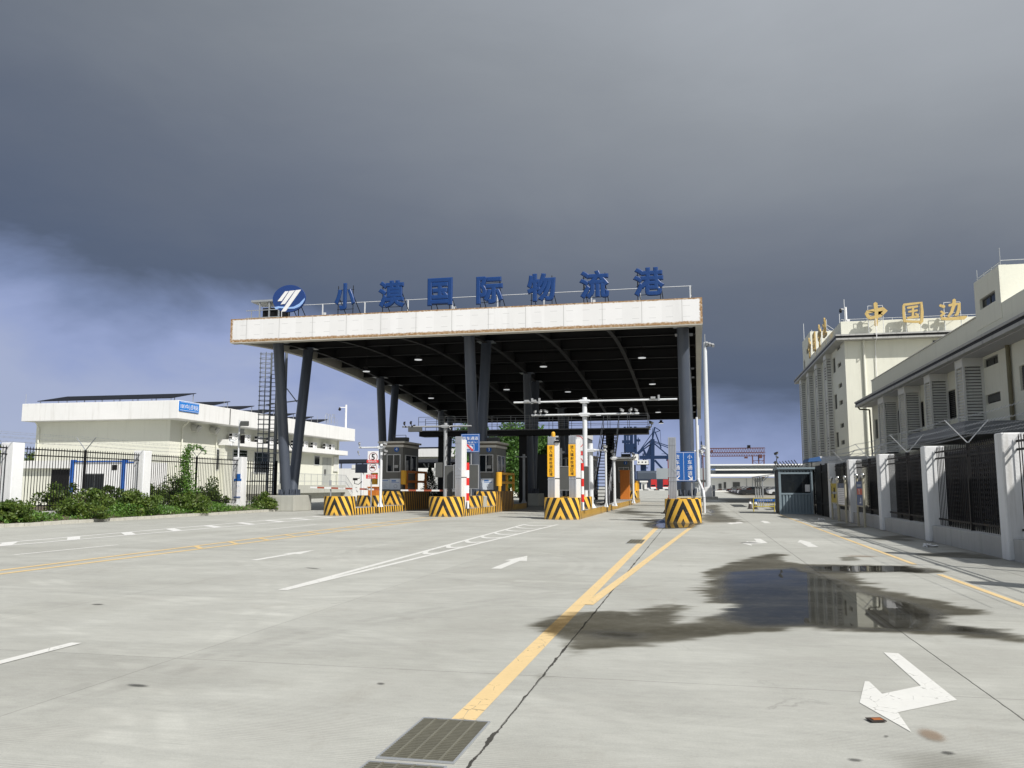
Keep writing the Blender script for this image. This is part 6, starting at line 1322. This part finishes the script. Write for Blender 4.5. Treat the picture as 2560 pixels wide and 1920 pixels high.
for k in range(9): mb.bar(cq(1.1, 3+k*1.5), cq(2.0, 4.2+k*1.5), .12)
solo('lattice_mast', mb, M('slate_lattice', (.05, .07, .10), .5), 'slate lattice mast peeking out right of the canopy column', 'mast', (2, 420, 0))
gbd = thing('grey_shed', 'plain blue-grey warehouse block below the blue cranes', 'building', (-8, 382, 0)); part(gbd, 'wall', MB().box(-17.9, 380, 0, 3.2, 400, 9.4), WAREG); part(gbd, 'base_band', MB().box(-17.95, 379.9, 4.0, 3.25, 379.99, 4.3), LEDM)
solo('conveyor_shed', MB().box(-26, 376, 0, -17.9, 386, 7.0).prism([(-26, 376, 7.0), (-17.9, 376, 7.0), (-17.9, 381, 8), (-26, 381, 8)], (0, 0, .3)), M('dark_slate_shed', (.06, .075, .10), .6, .2, .3), 'dark slate shed left of the blue-grey block', 'building', (-22, 376, 0))
solo('container_row', MB().box(-35, 345, 0, -3, 348, 4.4), M('container_navy', (.02, .032, .055), .6, .3, .5), 'row of dark navy containers at the far side of the yard', 'containers', (-20, 345, 0))
kq = 335/150
t = thing('gate_kiosk', 'tiny white gatehouse with a flat roof at the far end of the yard', 'kiosk', (-20.4, 330, 0)); part(t, 'wall', MB().box(-21.4, 330, 0, -19.4, 333, 3.0), WARE); part(t, 'roof', MB().box(-21.9, 329.5, 3.0, -19.0, 333.5, 3.6), WARE); part(t, 'door', MB().box(-20.9, 329.9, .1, -20.2, 329.99, 2.2), LEDM)
TRR = M('truck_red', (.48, .03, .03), .4, .1, .5)
def truck(label, x, y, s, tilt=False):
    t = thing('red_truck', label, 'truck', (x, y, 0), 'red trucks in the far yard'); part(t, 'cab', MB().box(x-1.25*s, y, .6, x+1.25*s, y+2.2, 2.2), TRR, .1); part(t, 'cargo', MB().box(x-1.3*s, y+2.3, 1.2, x+1.3*s, y+8, 4.1), TRR, .1); part(t, 'windscreen', MB().box(x-1.0*s, y-.05, 1.5, x+1.0*s, y-.01, 2.1), GLASS); part(t, 'bumper', MB().box(x-1.25*s, y-.1, .5, x+1.25*s, y-.06, 1.2), WHT)
    for sx in (-1.1, .8): part(t, 'wheel', MB().tube((x+sx*s, y+.9, .5), (x+sx*s+.3, y+.9, .5), .5, 14), TYRE)
truck('red truck beside the tiny white gatehouse', -16.8, 330, .8); truck('red-topped truck next to the bare grey pillar', -12.0, 332, 1.0)
for i, x in enumerate((-18.7, -18.1, -15.2)):
    solo('traffic_cone', MB().tube((x, 322, .04), (x, 322, 1.0), .35, 10, .06).box(x-.4, 321.6, 0, x+.4, 322.4, .04), WHT if i < 2 else CONERED, ['pale cone right of the tiny white gatehouse', 'pale cone beside the red truck front', 'orange cone right of the first red truck'][i], 'traffic cone', (x, 322, 0))
mb = MB()
for k in range(16): mb.box(-30+k*2.0, 318, 0, -28+k*2.0-.02, 319, .35, k % 2)
struct('yard_kerb', mb, [WARE, LEDM])
def carbody(body):
    mb = MB()
    side = [(0, .35), (.05, .75), (.25, .9), (1.15, 1.02), (1.9, 1.45), (3.1, 1.5), (4.05, 1.12), (4.55, 1.02), (4.6, .5), (4.5, .3), (.2, .28)]
    mb.prism([(x, .0, z) for x, z in side][::-1], (0, 1.78, 0), 0)
    mb.prism([(1.32, -.012, 1.05), (1.95, -.012, 1.4), (3.05, -.012, 1.42), (3.75, -.012, 1.08)][::-1], (0, .011, 0), 1); mb.prism([(1.1, .12, 1.035), (1.84, .12, 1.425), (1.84, 1.66, 1.425), (1.1, 1.66, 1.035)], (-.02, 0, .01), 1)
    for x in (.9, 3.7):
        for y in (-.02, 1.6): mb.tube((x, y, .33), (x, y+.2, .33), .33, 14, m=2)
    mb.box(-.02, .15, .62, .04, .5, .74, 3).box(-.02, 1.3, .62, .04, 1.65, .74, 3); return mb
pro = {}
for k, mt in (('d', CARD), ('w', CARW)): pro[k] = mesh(carbody(mt), 'parked_car', [mt, GLASS, TYRE, WHT], (0, 0, 0))
ci = 0
for col in range(3):
    for k in range(26):
        y = 153+k*2.75; key = 'w' if (col, k) in ((0, 2), (1, 0), (1, 1)) or random.random() < .12 else 'd'
        o = bpy.data.objects.new('parked_car', pro[key]); C.objects.link(o); o.location = (6.9+col*5.0+.15*random.random(), y, 0); o['category'] = 'car'; o['group'] = 'cars parked in the far yard'
        o['label'] = 'pale silver car parked in the rows before the white warehouse' if key == 'w' else 'dark car parked in the rows before the white warehouse'

# ------------------------------------------------------------------ trees, shrubs, weeds
def tree(label, x, y, h, rx, rz, n, mat, size, group, name='tree', trunk_r=.2, base=0):
    P = []; zc = h-rz
    for k in range(3): P.append(crown_pts((x+random.uniform(-.3, .3)*rx, y+random.uniform(-.3, .3)*rx, zc+random.uniform(-.3, .15)*rz), (rx*.85, rx*.85, rz), n//3, 18))
    mb = MB(); limb(mb, (x, y, base), (x+random.uniform(-.3, .3), y, zc), trunk_r, trunk_r*.5)
    for k in range(6): a = k*1.05+random.random(); limb(mb, (x, y, base+(zc-base)*random.uniform(.5, .95)), (x+rx*.6*math.cos(a), y+rx*.6*math.sin(a), zc+rz*random.uniform(-.2, .5)), trunk_r*.45, trunk_r*.12, 5)
    return plant(name, label, 'tree', (x, y, base), np.concatenate(P), mat, size, mat, mb, group, 'crown', 'trunk', .55)
for i, (x, y, h, rx, rz) in enumerate([(-31.0, 116, 11.0, 3.6, 4.6), (-26.2, 118, 11.8, 3.8, 5.2), (-21.6, 115, 10.2, 3.0, 4.6), (-28.5, 112, 7.5, 2.8, 3.3), (-18.6, 117, 8.6, 2.6, 3.8), (-23.6, 112, 8.0, 2.9, 3.7)]):
    tree(['bright green tree left of the middle columns, behind the canopy', 'tallest bright green tree behind the canopy', 'bright green tree right of the second middle column', 'lower bright green tree left of the middle columns', 'small bright green tree beside the yellow-plated pillars', 'low bright green tree right behind the second middle column'][i], x, y, h, rx, rz, 10000, LEAFB, .40, 'bright trees behind the canopy')
for i, (x, y, h) in enumerate([(-106, 110, 8.8), (-101, 112, 7.8), (-96.5, 109, 7.0), (-112, 113, 9.6), (-93, 116, 6.4)]):
    tree('dark green tree massed beyond the left end of the fence', x, y, h, 3.6, h*.42, 3000, LEAF, .38, 'dark trees at the far left')
x, y = -18.85, 58.2; n = 5200; zz = RS.rand(n)**1.25; ang = RS.rand(n)*6.28; rr = (1-zz)**.75*.72*(.35+.65*RS.rand(n)**.5)*(1+.22*np.sin(zz*31+ang*3)); P = np.stack([x+rr*np.cos(ang), y+rr*np.sin(ang), .62+zz*2.4+RS.normal(size=n)*.05], 1)
mb = MB().tube((x, y, .386), (x, y, 2.7), .06, 8, .015).tube((x, y, .386), (x, y, .8), .3, 16, .36); plant('conifer', 'dark bushy conifer in a pot right of booth 4', 'tree', (x, y, .386), P, LEAFD, .11, LEAFD, mb, None, 'crown', 'trunk', .35)
def shrub(label, x, y, r, h, n, mat=LEAF, size=.13, zg=.15, group='shrubs along the left fence', name='shrub', cat='shrub'):
    P = np.concatenate([crown_pts((x+random.uniform(-.35, .3)*r, y+random.uniform(-.55, .55)*r, zg+h*random.uniform(.34, .46)), (r*random.uniform(.6, .95), r*random.uniform(.7, 1.0), h*random.uniform(.42, .56)), n//3, 9, spread=.95) for k in range(3)]); P[:, 2] = np.maximum(P[:, 2], zg+.02)
    mb = MB()
    for k in range(6): a = random.random()*6.28; limb(mb, (x+.1*math.cos(a), y+.1*math.sin(a), zg-.05), (x+r*.6*math.cos(a), y+r*.6*math.sin(a), zg+h*.75), .02, .006, 5)
    return plant(name, label, cat, (x, y, zg), P, mat, size, mat, mb, group)
for (lab, x, y, r, h, n) in [('largest dark green shrub hanging over the kerb between the first two pillars', -26.95, 33.3, 1.15, 1.45, 7000), ('broad dark shrub just left of the second left fence pillar', -27.0, 36.9, 1.15, 1.4, 6500), ('dense dark shrub over the kerb right of the second left fence pillar', -26.95, 41.0, 1.1, 1.35, 6500), ('small round dark shrub beside the black gate', -26.95, 49.2, .95, 1.15, 6000),
                             ('low green shrub at the foot of the first left fence pillar', -27.1, 29.0, 1.0, .95, 5000), ('light green bush at the left edge of the photo', -27.1, 26.9, 1.1, 1.0, 5000)]:
    shrub(lab, x, y, r, h, n)
for i, (x, y, r, h) in enumerate([(-29.2, 34.0, 1.0, 1.5), (-29.4, 41.0, 1.2, 2.0), (-29.5, 43.8, 1.3, 1.9), (-29.4, 46.4, 1.2, 1.7), (-29.3, 37.5, 1.0, 1.4), (-29.3, 30, 1.0, 1.5)]):
    shrub(['dim shrub behind the bars left of the big kerb shrub', 'tall bush behind the bars below the climbing vine', 'bush behind the bars right of the climbing vine', 'bush behind the bars left of the noticed pillar', 'small bush behind the bars at the second pillar', 'dim bush behind the bars next to the first pillar'][i], x, y, r, h, 3500, LEAF, .15, .3, 'bushes behind the left fence')
P = []
for k in range(1700):
    f = random.random(); a = math.sin(f*7)*.28*(1-f*.4); P.append((-27.95+random.gauss(0, .10), 42.3+a+random.gauss(0, .30*(1-f)+.14), .9+f*2.9+random.gauss(0, .08)))
for k in range(260): f = random.random(); P.append((-27.95+random.gauss(0, .05), 42.2+f*1.9, 3.5+.35*math.sin(f*3.1)+random.gauss(0, .07)))
mb = MB().path([(-27.97, 42.3, .4), (-27.95, 42.5, 1.6), (-27.95, 42.1, 2.6), (-27.95, 42.4, 3.6)], .015, 5); plant('climbing_vine', 'leafy vine climbing the bars of the left fence', 'vine', (-27.97, 42.3, .4), np.array(P), LEAFW, .13, LEAFW, mb)
n = 46000; yy = -6+RS.rand(n)*57.5; xx = -26.45-RS.rand(n)**1.1*1.5; dens = np.sin(yy*.9)+np.sin(yy*2.3+1)*.6+np.sin(yy*.37)*.8; keep = (RS.rand(n) < np.clip(.5+.3*dens, .12, 1)); hgt = np.clip(.27+.17*dens, .10, .62)
P = np.stack([xx, yy, .14+RS.rand(n)*hgt+(-26.4-xx)*.14], 1)[keep]; V, Q = leaf_quads(P, .125, up=.8, aspect=.45); o = bpy.data.objects.new('weeds', npmesh('weeds', V, Q, LEAFW)); C.objects.link(o); o['kind'] = 'stuff'; o['label'] = 'bright green weeds covering the verge behind the left kerb'; o['category'] = 'weeds'
mb = MB()
for k in range(180):
    y = random.choice([26.8, 29.5, 39.5, 44.5, 46, 35])+random.gauss(0, .7); x = -26.3-abs(random.gauss(0, .35)); a = random.random()*6.28; l = random.uniform(.2, .65); mb.add([(x-.008, y, .1), (x+.008, y, .1), (x+.25*l*math.cos(a), y+.25*l*math.sin(a), .1+l)], [(0, 1, 2)])
o = solo('grass', mb, LEAFW, 'tufts of tall grass along the left kerb', 'grass', (0, 0, 0), kind='stuff')
